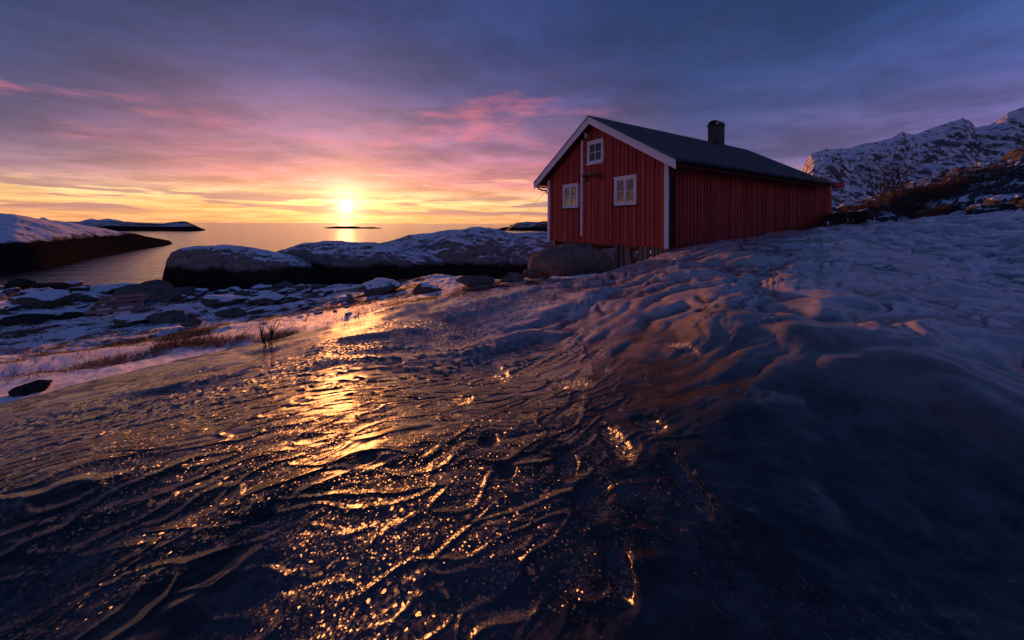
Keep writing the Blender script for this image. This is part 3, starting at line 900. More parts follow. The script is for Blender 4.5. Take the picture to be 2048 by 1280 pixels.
# ------------------------------------------------------------------ mountain
def build_mountain():
    sky = np.array([(1560, 452), (1585, 385), (1603, 345), (1612, 322), (1622, 308), (1650, 299), (1700, 297), (1722, 289), (1760, 283), (1785, 275), (1803, 263), (1812, 268), (1830, 269), (1870, 254),
                    (1905, 243), (1925, 237), (1940, 241), (1952, 255), (1975, 251), (1990, 243), (2015, 226), (2048, 214), (2120, 190), (2250, 205), (2400, 240), (2700, 330), (2900, 440)], float)
    cols, rows = 620, 230
    px = np.concatenate([np.linspace(1555, 2100, 500), np.linspace(2100, 2900, 121)[1:]])
    py = np.interp(px, sky[:, 0], sky[:, 1])
    dc = np.interp(px, [1555, 1650, 1800, 2050, 2900], [1500, 1560, 1750, 1900, 1500])
    rc = np.array([ray(a, b) for a, b in zip(px, py)])
    zc = rc[:, 2] * dc + EYE
    df = dc * 0.60; db = dc * 1.5
    t = np.concatenate([np.linspace(-1, 0, 170), np.linspace(0, 1, 61)[1:]])
    V = np.zeros((len(t), len(px), 3))
    for i, tt in enumerate(t):
        d = np.where(tt < 0, dc + tt * (dc - df), dc + tt * (db - dc))
        a = abs(tt)
        prof = (1 - a) ** 1.15
        V[i, :, 0] = rc[:, 0] * d; V[i, :, 1] = d; V[i, :, 2] = -20 + (zc + 20) * prof
    v = V.reshape(-1, 3)
    q = v / 260
    gully = v.copy(); gully[:, 0] = v[:, 0] / 120 + v[:, 2] / 300; gully[:, 1] = v[:, 1] / 420; gully[:, 2] = v[:, 2] / 400
    h = (0.3 - np.abs(fbm3(gully, 4, 0.55))) * 95 + fbm3(q * 3, 4) * 34 + (0.3 - np.abs(fbm3(q * 7, 3))) * 16 + fbm3(q * 26, 3, 0.7) * 5
    tt = np.repeat(t, len(px))
    wgt = np.clip(np.abs(tt) * 5, 0.12, 1) * np.clip((v[:, 2] + 20) / 60, 0, 1)
    nrm = np.array([-0.35, -0.75, 0.55])
    v += h[:, None] * wgt[:, None] * nrm
    me = np_mesh('mountain', v, grid_faces(len(t), len(px)))
    o = link('mountain', me, M['mountain'], None, True)
    tag(o, 'steep snowy mountain ridge with dark crags, its left cliff catching the sun', 'mountain')
build_mountain()
#@@HOUSE
# ------------------------------------------------------------------ the red house on piles
TH = 0.540
HO = Vector((4.764, 10.9, EYE - 0.648))        # near corner at floor level; local x runs along the side wall, local y along the gable
W, L, LR = 6.08, 12.69, 10.82                  # gable width, wall length, end of the main roof
Z_EAVE, Z_RIDGE = 2.531, 4.669
SO, OF = 0.523, 0.41
SLOPE = (Z_RIDGE - Z_EAVE) / (W / 2 + SO)
house = empty('red_cabin', HO, TH)
tag(house, 'red boarded wooden cabin with white trim standing on piles beside the icy slope', 'cabin')

def loc2w(x, y, z):
    return (HO.x + x * math.cos(TH) - y * math.sin(TH), HO.y + x * math.sin(TH) + y * math.cos(TH), HO.z + z)

def facade(px, py):
    """photo pixel -> (y, z) on the gable plane"""
    r = ray(px, py)
    # (HO.x - y sin, HO.y + y cos) = d (r0, 1)
    s, c = math.sin(TH), math.cos(TH)
    yy = (HO.x - r[0] * HO.y) / (r[0] * c + s)
    d = HO.y + yy * c
    return yy, EYE + r[2] * d - HO.z

def side(px, py):
    r = ray(px, py)
    s, c = math.sin(TH), math.cos(TH)
    xx = (r[0] * HO.y - HO.x) / (c - r[0] * s)
    d = HO.y + xx * s
    return xx, EYE + r[2] * d - HO.z

def roof_z(y):           # top of the roof
    return Z_RIDGE - SLOPE * abs(y - W / 2)

def gl(x, y):            # ground under a point of the house, in house height
    wx, wy, _ = loc2w(x, y, 0)
    return gz(wx, wy) - HO.z

wins = []                # y0, y1, z0, z1
a = facade(1273.4, 350.5); b = facade(1230, 409); z0 = facade(1273.4, 409.5)[1]
wins.append((a[0], b[0], z0, a[1], 2))
a2 = facade(1156.8, 367.5); b2 = facade(1127, 371.5)
wins.append((a2[0], b2[0], facade(1156.8, 415.3)[1], a2[1], 2))
a3 = facade(1207.4, 277.5); b3 = facade(1176, 286); z3 = facade(1207.4, 323.0)[1]
wins.append((a3[0], b3[0], z3, a3[1], 1))

# backing and boards of the gable
bk = MB()
bk.add([(0.10, 0.0, 0.0), (0.10, W, 0.0), (0.10, W, roof_z(W) - 0.22), (0.10, W / 2, Z_RIDGE - 0.22), (0.10, 0, roof_z(0) - 0.22),
        (0.16, 0.0, 0.0), (0.16, W, 0.0), (0.16, W, roof_z(W) - 0.22), (0.16, W / 2, Z_RIDGE - 0.22), (0.16, 0, roof_z(0) - 0.22)],
       [(0, 1, 2, 3, 4), (5, 9, 8, 7, 6), (0, 5, 6, 1), (1, 6, 7, 2), (2, 7, 8, 3), (3, 8, 9, 4), (4, 9, 5, 0)])
bk.build('gable_wall', M['dark_red'], house)
NB = 33
bw = (W - 0.24) / NB
rb = random.Random(4)
for i in range(NB):
    y0 = 0.12 + i * bw + 0.016; y1 = 0.12 + (i + 1) * bw - 0.016
    cuts = sorted((w[2] - 0.03, w[3] + 0.02) for w in wins if w[0] - 0.01 < (y0 + y1) / 2 < w[1] + 0.01)
    z = -0.06 - rb.random() * 0.012
    spans = []
    for c0, c1 in cuts:
        spans.append((z, c0)); z = c1
    spans.append((z, None))
    pr = 0.0 if i % 2 else 0.018
    for s0, s1 in spans:
        x0, x1 = 0.0 - pr, 0.098
        zt0 = roof_z(y0) - 0.2 if s1 is None else s1
        zt1 = roof_z(y1) - 0.2 if s1 is None else s1
        MB().hexa([(x0, y0, s0), (x1, y0, s0), (x1, y1, s0), (x0, y1, s0), (x0, y0, zt0), (x1, y0, zt0), (x1, y1, zt1), (x0, y1, zt1)]).build('board', M['red'], house)
# side wall
bk = MB(); bk.box(0.17, L, 0.10, 0.16, -0.1, roof_z(0) - 0.22); bk.build('side_wall', M['dark_red'], house)
NS = 66
sw = (L - 0.05) / NS
bm_ = MB().box(0, sw - 0.06, 0.0, 0.098, -0.08, roof_z(0) - 0.2); first = bm_.build('board', M['red'], house)
first.location = (0.03, 0, 0)
for i in range(1, NS):
    o = first.copy(); col.objects.link(o); o.parent = house
    o.location = (0.03 + i * sw, 0.006 * (i % 2) + rb.random() * 0.004, -rb.random() * 0.01)
# far side and far gable, plain
MB().box(0.17, L, W - 0.16, W, -0.05, roof_z(W) - 0.22).build('far_side_wall', M['red'], house)
MB().box(L - 0.06, L, 0.165, W - 0.165, -0.05, roof_z(0) - 0.22).build('rear_wall', M['red'], house)
g2 = MB()
g2.add([(LR - 0.3, 0.17, roof_z(0) - 0.22), (LR - 0.3, W - 0.17, roof_z(0) - 0.22), (LR - 0.3, W / 2, Z_RIDGE - 0.22), (LR - 0.24, 0.17, roof_z(0) - 0.22), (LR - 0.24, W - 0.17, roof_z(0) - 0.22), (LR - 0.24, W / 2, Z_RIDGE - 0.22)],
       [(0, 2, 1), (3, 4, 5), (0, 1, 4, 3), (1, 2, 5, 4), (2, 0, 3, 5)]).build('rear_gable', M['red'], house)
# floor
MB().box(0.17, L - 0.07, 0.17, W - 0.17, -0.14, -0.02).build('floor_deck', M['grey_wood'], house)
for y in (0.5, 2.0, 3.5, 5.0, W - 0.3):
    MB().box(0.17, L - 0.1, y - 0.07, y + 0.07, -0.32, -0.143).build('floor_beam', M['pile_wood'], house)
# corner boards
for y0, y1 in ((-0.024, 0.115), (W - 0.115, W + 0.024)):
    MB().box(-0.03, 0.02, y0, y1, -0.09, roof_z(max(min(y0, y1), 0)) - 0.28).build('corner_board', M['white'], house, bevel=0.004)
MB().box(0.0215, 0.125, -0.03, -0.002, -0.085, roof_z(0) - 0.3).build('corner_board', M['dark_metal'], house)

# roof: sheets with standing ribs, from eave to ridge
def sheet(width, ribs, sgn):
    m = MB()
    run = W / 2 + SO
    n = ribs * 4
    xs = []; hs = []
    for k in range(ribs):
        b0 = width * k / ribs
        pw = width / ribs
        for f, hh in ((0.0, 0.0), (0.62, 0.0), (0.70, 0.042), (0.92, 0.042)):
            xs.append(b0 + f * pw); hs.append(hh)
    xs.append(width); hs.append(0.0)
    rows = 10                        # tile steps down the slope
    vs = []; fs = []
    for r in range(rows):
        for e in (0, 1):
            t = (r + e) / rows
            y = W / 2 + sgn * run * t
            zz = Z_RIDGE - SLOPE * run * t + (0.012 if e else 0.0)
            for xx, hh in zip(xs, hs):
                vs.append((xx, y, zz + hh))
    c = len(xs)
    for r in range(rows * 2 - 1):
        for k in range(c - 1):
            fs.append((r * c + k, r * c + k + 1, (r + 1) * c + k + 1, (r + 1) * c + k))
    m.add(vs, fs)
    return m
NSH = 14
shw = (LR + OF) / NSH
for sgn in (-1, 1):
    f0 = sheet(shw - 0.006, 4, sgn).build('roof_sheet', M['roof'], house)
    f0.location = (-OF, 0, 0.0)
    for i in range(1, NSH):
        o = f0.copy(); col.objects.link(o); o.parent = house; o.location = (-OF + i * shw, 0, 0.0)
# sarking under the sheets
for sgn in (-1, 1):
    e = W / 2 + sgn * (W / 2 + SO - 0.02)
    m = W / 2
    ze, zm = Z_EAVE - 0.02, Z_RIDGE - 0.02
    MB().hexa([(-OF + 0.03, m, zm - 0.14), (LR - 0.02, m, zm - 0.14), (LR - 0.02, e, ze - 0.10), (-OF + 0.03, e, ze - 0.10), (-OF + 0.03, m, zm), (LR - 0.02, m, zm), (LR - 0.02, e, ze), (-OF + 0.03, e, ze)]).build('roof_deck', M['dark_red'], house)
MB().add([(-OF - 0.01, W / 2 - 0.16, Z_RIDGE - 0.06), (-OF - 0.01, W / 2, Z_RIDGE + 0.045), (-OF - 0.01, W / 2 + 0.16, Z_RIDGE - 0.06), (LR, W / 2 - 0.16, Z_RIDGE - 0.06), (LR, W / 2, Z_RIDGE + 0.045), (LR, W / 2 + 0.16, Z_RIDGE - 0.06)],
         [(0, 1, 4, 3), (1, 2, 5, 4), (0, 2, 1), (3, 4, 5), (0, 3, 5, 2)]).build('ridge_cap', M['roof'], house)
# barge boards at both ends, two boards deep on the front
for x0, x1 in ((-OF - 0.03, -OF), (LR, LR + 0.03)):
    for sgn in (-1, 1):
        m = W / 2
        e = m + sgn * (m + SO + 0.02)
        ze = Z_RIDGE - SLOPE * (m + SO + 0.02)
        for top, bot, pr in ((0.0, 0.13, 0.0), (0.13, 0.27, 0.012)):
            xa = x0 + (pr if x0 < 0 else 0)
            MB().hexa([(xa, m, Z_RIDGE - bot), (x1, m, Z_RIDGE - bot), (x1, e, ze - bot), (xa, e, ze - bot), (xa, m, Z_RIDGE - top - 0.003), (x1, m, Z_RIDGE - top - 0.003), (x1, e, ze - top - 0.003), (xa, e, ze - top - 0.003)]).build('barge_board', M['white'], house)
        # dark flashing over the board
        MB().hexa([(x0 - 0.02, m, Z_RIDGE + 0.0), (x1 + 0.1, m, Z_RIDGE + 0.0), (x1 + 0.1, e, ze + 0.0), (x0 - 0.02, e, ze + 0.0), (x0 - 0.02, m, Z_RIDGE + 0.04), (x1 + 0.1, m, Z_RIDGE + 0.04), (x1 + 0.1, e, ze + 0.04), (x0 - 0.02, e, ze + 0.04)]).build('verge_flashing', M['roof'], house)
# gutters (half round) and eave fascia
for y, sg in ((-SO - 0.07, -1), (W + SO + 0.07, 1)):
    vs = []; fs = []
    for x in (-OF + 0.05, LR):
        for k in range(9):
            a = math.pi + math.pi * k / 8
            vs.append((x, y + 0.07 * math.cos(a), Z_EAVE - 0.02 + 0.075 * math.sin(a)))
        for k in range(9):
            a = 2 * math.pi - math.pi * k / 8
            vs.append((x, y + 0.06 * math.cos(a), Z_EAVE - 0.02 + 0.065 * math.sin(a)))
    n = 18
    for k in range(n):
        fs.append((k, (k + 1) % n, n + (k + 1) % n, n + k))
    fs.append(tuple(range(n))); fs.append(tuple(range(2 * n - 1, n - 1, -1)))
    MB().add(vs, fs).build('gutter', M['dark_metal'], house)
    yy = -SO + 0.0 if sg < 0 else W + SO
    MB().box(-OF + 0.04, LR - 0.01, min(yy, yy - sg * 0.03) + sg * 0.012, max(yy, yy - sg * 0.03) + sg * 0.012, Z_EAVE - 0.2, Z_EAVE - 0.13).build('eave_board', M['dark_red'], house)
# down pipe elbow below the left eave
MB().tube([(-0.2, W + SO + 0.05, Z_EAVE - 0.08), (-0.2, W + SO - 0.0, Z_EAVE - 0.24), (-0.16, W + 0.26, Z_EAVE - 0.34), (-0.05, W + 0.08, Z_EAVE - 0.36), (-0.04, W + 0.07, Z_EAVE - 0.5)], 0.035, 8).build('drain_pipe', M['dark_metal'], house, True)
MB().tube([(0.4, -SO - 0.05, Z_EAVE - 0.09), (0.4, -SO + 0.02, Z_EAVE - 0.2), (0.3, -0.2, Z_EAVE - 0.33), (0.2, -0.06, Z_EAVE - 0.4), (0.2, -0.06, 0.0)], 0.032, 8).build('drain_pipe', M['dark_metal'], house, True)
# rear annex: same wall line, lower roof with a red fascia that sticks out past the main roof
za = roof_z(0) - 0.02
MB().hexa([(LR - 0.2, -0.30, za - 0.24), (L + 0.42, -0.30, za - 0.24), (L + 0.42, W + 0.3, za - 0.24), (LR - 0.2, W + 0.3, za - 0.24), (LR - 0.2, -0.30, za - 0.14), (L + 0.42, -0.30, za - 0.14), (L + 0.42, W + 0.3, za + 0.2), (LR - 0.2, W + 0.3, za + 0.2)]).build('annex_roof', M['roof'], house)
MB().box(LR - 0.18, L + 0.47, -0.335, -0.303, za - 0.29, za - 0.115).build('annex_fascia', M['red'], house)
MB().box(L + 0.423, L + 0.455, -0.302, W + 0.3, za - 0.31, za - 0.11).build('annex_fascia', M['red'], house)

# windows
def window(y0, y1, z0, z1, sashes):
    xf = -0.045
    fw = 0.062
    m = MB()
    m.box(xf, 0.06, y0, y1, z1 - fw, z1)
    m.box(xf, 0.06, y0, y1, z0, z0 + fw)
    m.box(xf, 0.06, y0, y0 + fw, z0 + fw, z1 - fw)
    m.box(xf, 0.06, y1 - fw, y1, z0 + fw, z1 - fw)
    w = m.build('window', M['white'], house)
    MB().box(xf - 0.05, 0.01, y0 - 0.03, y1 + 0.03, z0 - 0.045, z0 - 0.002).build('sill', M['white'] if sashes == 1 else M['dark_red'], w)
    MB().box(xf - 0.03, 0.01, y0 - 0.02, y1 + 0.02, z1 + 0.001, z1 + 0.03).build('drip_board', M['white'], w)
    MB().box(0.075, 0.09, y0 + 0.01, y1 - 0.01, z0 + 0.01, z1 - 0.01).build('curtain', M['curtain'], w)
    ym = (y0 + y1) / 2
    if sashes == 2:
        spans = [(y0 + fw + 0.004, ym - 0.010), (ym + 0.010, y1 - fw - 0.004)]
        MB().box(xf + 0.002, 0.05, ym - 0.009, ym + 0.009, z0 + fw + 0.001, z1 - fw - 0.001).build('mullion', M['white'], w)
    else:
        spans = [(y0 + fw + 0.004, y1 - fw - 0.004)]
    zb, zt = z0 + fw + 0.004, z1 - fw - 0.004
    s = 0.045
    for a, b in spans:
        q = MB()
        q.box(-0.025, 0.03, a, a + s, zb, zt); q.box(-0.025, 0.03, b - s, b, zb, zt)
        q.box(-0.025, 0.03, a + s, b - s, zb, zb + s); q.box(-0.025, 0.03, a + s, b - s, zt - s, zt)
        q.build('sash', M['white'], w)
        zm = (zb + zt) / 2
        cols_ = [(a + s, b - s)] if sashes == 2 else [(a + s, (a + b) / 2 - 0.014), ((a + b) / 2 + 0.014, b - s)]
        if sashes == 1:
            MB().box(-0.022, 0.02, (a + b) / 2 - 0.0138, (a + b) / 2 + 0.0138, zb + s, zt - s).build('glazing_bar', M['white'], w)
        for c0, c1 in cols_:
            MB().box(-0.02, 0.02, c0, c1, zm - 0.013, zm + 0.013).build('glazing_bar', M['white'], w)
            for p0, p1 in ((zb + s, zm - 0.0132), (zm + 0.0132, zt - s)):
                MB().box(0.0, 0.005, c0 + 0.001, c1 - 0.001, p0 + 0.001, p1 - 0.001).build('pane', M['glass'], w)
for w in wins:
    window(*w)
# white conduit on the gable, its clips, lamp box and bracket shelf
py_t = facade(1166, 281); py_b = facade(1166, 472)
MB().box(-0.085, -0.012, py_t[0] - 0.035, py_t[0] + 0.035, py_b[1], py_t[1]).build('conduit', M['white'], house, bevel=0.006)
for f in (0.1, 0.35, 0.62, 0.9):
    z = py_b[1] + (py_t[1] - py_b[1]) * f
    MB().box(-0.09, -0.011, py_t[0] - 0.075, py_t[0] - 0.036, z - 0.02, z + 0.02).build('clip', M['grey_metal'], house)
lb = facade(1175.2, 271)
lamp = MB().tube([(-0.10, lb[0], lb[1] - 0.10), (-0.10, lb[0], lb[1] + 0.06)], 0.055, 10)
lamp.box(-0.1, -0.01, lb[0] - 0.03, lb[0] + 0.03, lb[1] - 0.03, lb[1] + 0.05)
lo = lamp.build('wall_lamp', M['white'], house)
MB().tube([(-0.10, lb[0], lb[1] + 0.062), (-0.10, lb[0], lb[1] + 0.10)], [0.07, 0.03], 10).build('cap', M['grey_metal'], lo)
s0 = facade(1174, 350); s1 = facade(1207, 346.5)
sh = MB().box(-0.30, -0.012, min(s0[0], s1[0]), max(s0[0], s1[0]), s1[1] - 0.03, s1[1]).build('shelf', M['grey_wood'], house)
for yb in (min(s0[0], s1[0]) + 0.03, max(s0[0], s1[0]) - 0.07):
    MB().hexa([(-0.05, yb, s1[1] - 0.24), (-0.012, yb, s1[1] - 0.24), (-0.012, yb + 0.04, s1[1] - 0.24), (-0.05, yb + 0.04, s1[1] - 0.24), (-0.27, yb, s1[1] - 0.032), (-0.012, yb, s1[1] - 0.032), (-0.012, yb + 0.04, s1[1] - 0.032), (-0.27, yb + 0.04, s1[1] - 0.032)]).build('bracket', M['grey_wood'], sh)

# chimney: where the ridge passes photo column 1428
lo_, hi_ = 0.0, LR
for _ in range(40):
    mid = (lo_ + hi_) / 2
    wx, wy, wz = loc2w(mid, W / 2, Z_RIDGE)
    if proj(wx, wy, wz)[0] < 1426: lo_ = mid
    else: hi_ = mid
cxl = lo_
cy0, cy1 = W / 2 - 0.42, W / 2 + 0.12
cw = 0.26
ch = MB().box(cxl - cw, cxl + cw, cy0, cy1, roof_z(cy0) - 0.1, Z_RIDGE + 0.78).build('chimney', M['chimney'], house, bevel=0.008)
MB().box(cxl - cw - 0.04, cxl + cw + 0.04, cy0 - 0.04, cy1 + 0.04, Z_RIDGE + 0.782, Z_RIDGE + 0.83).build('chimney_collar', M['dark_metal'], ch, bevel=0.006)
MB().box(cxl - cw - 0.05, cxl + cw + 0.05, cy0 - 0.06, cy1 + 0.05, roof_z(cy0) - 0.06, roof_z(cy0) + 0.12).build('chimney_flashing', M['dark_metal'], ch)
vs = []; fs = []
ym = (cy0 + cy1) / 2; hr = (cy1 - cy0) / 2 + 0.0
n = 12
for x in (cxl - cw, cxl + cw):
    for rr_, in ((hr,), (hr - 0.02,)):
        for k in range(n + 1):
            a = math.pi * k / n
            vs.append((x, ym + rr_ * math.cos(a), Z_RIDGE + 0.833 + rr_ * 0.8 * math.sin(a)))
m1 = n + 1
for k in range(n):
    fs.append((k, k + 1, 2 * m1 + k + 1, 2 * m1 + k)); fs.append((m1 + k, 3 * m1 + k, 3 * m1 + k + 1, m1 + k + 1))
    fs.append((k, m1 + k, m1 + k + 1, k + 1)); fs.append((2 * m1 + k, 2 * m1 + k + 1, 3 * m1 + k + 1, 3 * m1 + k))
MB().add(vs, fs).build('chimney_hood', M['dark_metal'], ch)

# piles, braces and skirting under the floor
def pile(x, y, w=0.15, mat='pile_wood', zt=-0.32, foot=None):
    zb = (gl(x, y) if foot is None else foot) - 0.15
    if zb > zt - 0.05: return
    MB().tube([(x, y, zb), (x + rb.uniform(-.015, .015), y + rb.uniform(-.015, .015), zt)], [w / 2 * 1.06, w / 2 * 0.96], 9).build('pile', M[mat], house, True)
fy = lambda px: facade(px, 485)[0]
pile(0.10, fy(1107.5), 0.19, 'pile_wood', -0.07)
for px_, w_, m_ in ((1163, 0.15, 'pile_wood'), (1181, 0.16, 'pile_wood'), (1228, 0.24, 'grey_wood'), (1239, 0.15, 'grey_wood'), (1250, 0.21, 'grey_wood'), (1275, 0.18, 'grey_wood'), (1331, 0.24, 'pile_wood')):
    pile(0.14, max(fy(px_), 0.1), w_, m_, -0.085)
for x in (2.0, 4.2, 6.4):
    for y in (0.5, 2.0, 3.5, 5.0, W - 0.3):
        pile(x, y, 0.17)
for (x0, y0, z0_), (x1, y1, z1_) in (((0.4, 5.6, -0.35), (0.4, 4.3, -1.25)), ((2.1, 5.2, -0.35), (2.1, 3.8, -1.3)), ((0.5, 2.6, -0.36), (0.5, 1.2, -1.05)), ((2.1, 2.6, -0.36), (2.1, 1.3, -1.0)), ((0.5, 1.3, -0.4), (0.5, 2.5, -1.25))):
    MB().bar((x0, y0, z0_), (x1, y1, z1_), 0.05, 0.12, (1, 0, 0)).build('brace', M['pile_wood'], house)
y = 0.20
while y < fy(1280):
    wv = rb.uniform(0.09, 0.13)
    zb = gl(0.05, y) - 0.08
    MB().hexa([(0.02, y, zb), (0.05, y, zb), (0.05, y + wv, zb), (0.02, y + wv, zb), (0.03, y + 0.01, -0.07), (0.06, y + 0.01, -0.07), (0.06, y + wv + 0.01, -0.07), (0.03, y + wv + 0.01, -0.07)]).build('skirting_board', M['grey_wood'], house)
    y += wv + rb.uniform(0.02, 0.06)
x = 0.14
while x < 3.2:
    wv = rb.uniform(0.09, 0.13)
    zb = gl(x, 0.05) - 0.08
    if zb < -0.12:
        MB().hexa([(x, 0.03, zb), (x + wv, 0.03, zb), (x + wv, 0.06, zb), (x, 0.06, zb), (x, 0.03, -0.085), (x + wv, 0.03, -0.085), (x + wv, 0.06, -0.085), (x, 0.06, -0.085)]).build('skirting_board', M['grey_wood'], house)
    x += wv + rb.uniform(0.02, 0.05)
MB().bar((0.3, fy(1268), gl(0.3, fy(1268)) + 0.12), (0.3, fy(1292), gl(0.3, fy(1292)) + 0.12), 0.05, 0.14, (1, 0, 0)).build('brace', M['grey_wood'], house)

# ------------------------------------------------------------------ stones
def stone_mesh(name, seed, planes=9, sub=4, noise=0.05, flat=1.0, soft=14.0):
    bm = bmesh.new()
    bmesh.ops.create_icosphere(bm, subdivisions=sub, radius=1.0)
    v = np.array([q.co[:] for q in bm.verts])
    r = np.random.default_rng(seed)
    nrm = r.normal(size=(planes, 3)); nrm /= np.linalg.norm(nrm, axis=1)[:, None]
    dist = r.uniform(0.62, 1.0, planes)
    t = np.clip(v @ nrm.T, 0.02, None) / dist
    rad = (np.sum(np.concatenate([t, np.full((len(v), 1), 0.82)], 1) ** soft, 1)) ** (-1 / soft)
    rad *= 1 + noise * fbm3(v * 2.3 + seed * 3.1, 5, 0.6) * 2
    v = v * rad[:, None]
    v[:, 2] *= flat
    for q, c in zip(bm.verts, v): q.co = c
    me = bpy.data.meshes.new(name); bm.to_mesh(me); bm.free()
    # unit box: x,y in -0.5..0.5, base at z = 0 about a third sunk
    lo = v.min(0); hi = v.max(0)
    me.vertices.foreach_set('co', (((v - lo) / (hi - lo)) - np.array([0.5, 0.5, 0.0])).astype(np.float32).ravel())
    me.polygons.foreach_set('use_smooth', np.ones(len(me.polygons), dtype=bool))
    me.update()
    return me
kinds = {}
for kind_, mt in (('snow', 'boulder'), ('bare', 'bare_boulder'), ('dark', 'dark_boulder')):
    lst = []
    for s in range(7):
        me = stone_mesh('boulder', s + {'snow': 0, 'bare': 20, 'dark': 40}[kind_], 10 + s % 6, 4, 0.10, 1.0, 26 + 14 * (s % 3))
        me.materials.append(M[mt]); lst.append(me)
    kinds[kind_] = lst
rs = random.Random(11)
n_stone = [0]
def boulder(px, py, wpx, hpx, kind='snow', label=None, rz=None, shape=None, depth=1.0, name='boulder', group=None):
    p = hit(px, py)
    d = p.y
    sx = wpx * 0.9 * d / F; szz = hpx * 0.72 * d / F
    n_stone[0] += 1
    me = kinds[kind][(shape if shape is not None else n_stone[0]) % 7]
    o = bpy.data.objects.new(name, me); col.objects.link(o)
    o.rotation_euler = (rs.uniform(-.06, .06), rs.uniform(-.06, .06), rs.uniform(-0.35, 0.35) if rz is None else rz)
    o.scale = (sx * 1.05, sx * depth * rs.uniform(0.75, 0.95), szz * 1.45)
    o.location = (p.x, p.y + sx * 0.30 * depth, p.z - szz * 0.45)
    tag(o, label, 'boulder' if name == 'boulder' else 'stone', group)
    return o
boulder(268, 604, 118, 54, 'bare', 'big pointed bare boulder at the edge of the inlet', shape=2)
boulder(232, 584, 72, 22, 'snow', 'flat boulder half hidden behind the big pointed bare boulder')
boulder(48, 617, 108, 38, 'snow', 'broad dark boulder with snow on its back, beside the headland water')
boulder(130, 606, 88, 26, 'snow', 'low wide boulder between the broad dark boulder and the pointed one')
boulder(182, 588, 66, 20, 'snow', 'flat topped boulder under a smooth white cap by the inlet')
boulder(20, 579, 60, 26, 'dark', 'dark wet boulder at the water opposite the headland')
boulder(80, 580, 60, 16, 'dark', 'flat dark stone lying at the water opposite the headland')
boulder(245, 656, 72, 28, 'snow', 'snow capped boulder with a dark face below the wooden pallet')
boulder(318, 650, 80, 28, 'bare', 'bare brown boulder touching the snow capped one below the pallet')
boulder(372, 654, 44, 20, 'bare', 'small blunt bare stone with grass around it')
boulder(118, 640, 58, 15, 'dark', 'small flat dark stone alone in the snow')
boulder(22, 652, 84, 26, 'dark', 'wide dark slab of stone lying in the snow')
boulder(345, 597, 66, 24, 'bare', 'rounded grey boulder against the whaleback rock at the inlet')
boulder(385, 594, 40, 18, 'snow', 'little round boulder beside the rounded grey one')
boulder(428, 614, 92, 28, 'snow', 'wedge shaped boulder with a white sloping side')
boulder(450, 634, 60, 20, 'bare', 'sharp edged bare stone pointing up from the snow')
boulder(515, 612, 92, 22, 'snow', 'long low boulder with patches of snow below the whaleback rock')
boulder(520, 628, 62, 16, 'snow', 'stone slab under snow in front of the long low boulder')
boulder(752, 590, 96, 40, 'snow', 'hump shaped boulder with snow on its lower side, under the sun')
boulder(850, 587, 66, 26, 'snow', 'boulder with a white flank among grass stalks')
boulder(948, 572, 84, 28, 'bare', 'wide brown boulder on the shore below the largest whaleback')
boulder(1024, 564, 52, 24, 'bare', 'round brown boulder next to the big one under the cabin')
boulder(1072, 556, 60, 26, 'bare', 'low boulder leaning on the big one under the cabin')
boulder(36, 791, 84, 18, 'dark', 'smooth black stone where snow meets the ice')
# the one under the house
big = bpy.data.objects.new('boulder', stone_mesh('boulder', 63, 7, 5, 0.035, 1.0, 7))
big.data.materials.append(M['bare_boulder']); col.objects.link(big)
bp = P(1150, 560, 12.0)
big.location = (bp.x, bp.y, EYE - 2.45); big.scale = (2.75, 2.0, 1.83); big.rotation_euler = (0, -0.20, 0.25)
tag(big, 'huge smooth boulder wedged under the front of the cabin', 'boulder')
# many smaller stones strewn over the shore
anchors = [(268, 604, 'big pointed bare boulder'), (48, 617, 'broad dark boulder'), (182, 588, 'flat topped boulder by the inlet'), (245, 656, 'boulders below the wooden pallet'), (22, 652, 'wide dark slab'),
           (345, 597, 'rounded grey boulder'), (428, 614, 'wedge shaped boulder'), (515, 612, 'long low boulder'), (655, 605, 'tall seed stalks')]
k = 0
tries = 0
while k < 130 and tries < 900:
    tries += 1
    px_ = rs.uniform(-10, 700); py_ = 575 + abs(rs.gauss(0, 26)) + max(0, px_ - 560) * 0.05
    if py_ > 650: continue
    p = hit(px_, py_)
    if p.z < 0.05 or p.y < 6: continue
    sz = rs.uniform(9, 40) * (1.1 - (py_ - 575) / 110)
    kd = 'snow' if rs.random() < 0.7 else 'bare'
    near_ = min(anchors, key=lambda q: abs(q[0] - px_) + 2 * abs(q[1] - py_))[2]
    size_ = 'tiny' if sz < 14 else ('small' if sz < 26 else 'middling')
    lb_ = f"{size_} {'snow capped' if kd == 'snow' else 'bare'} stone near the {near_}"
    gp = 'snow capped stones along the shore' if kd == 'snow' else 'bare stones along the shore'
    boulder(px_, py_, sz, sz * rs.uniform(0.25, 0.5), kd, lb_, rs.uniform(-3, 3), name='shore_stone', group=gp)
    k += 1

# ------------------------------------------------------------------ wooden pallet on the shore
pp = hit(236, 632)
pal = empty('wooden_pallet', (pp.x, pp.y - 0.25, pp.z + 0.16), 0.12)
pal.rotation_euler = (R(38), R(-4), 0.12)
wpal = 84 * pp.y / F
tag(pal, 'old wooden pallet leaning among the boulders', 'pallet')
for i in range(4):
    MB().box(-wpal / 2, wpal / 2, i * 0.19, i * 0.19 + 0.10, 0.0, 0.03).build('slat', M['pallet_wood'], pal)
for xx in (-wpal / 2, -0.04, wpal / 2 - 0.08):
    MB().box(xx, xx + 0.08, 0.0, 0.68, -0.09, -0.001).build('bearer', M['grey_wood'], pal)

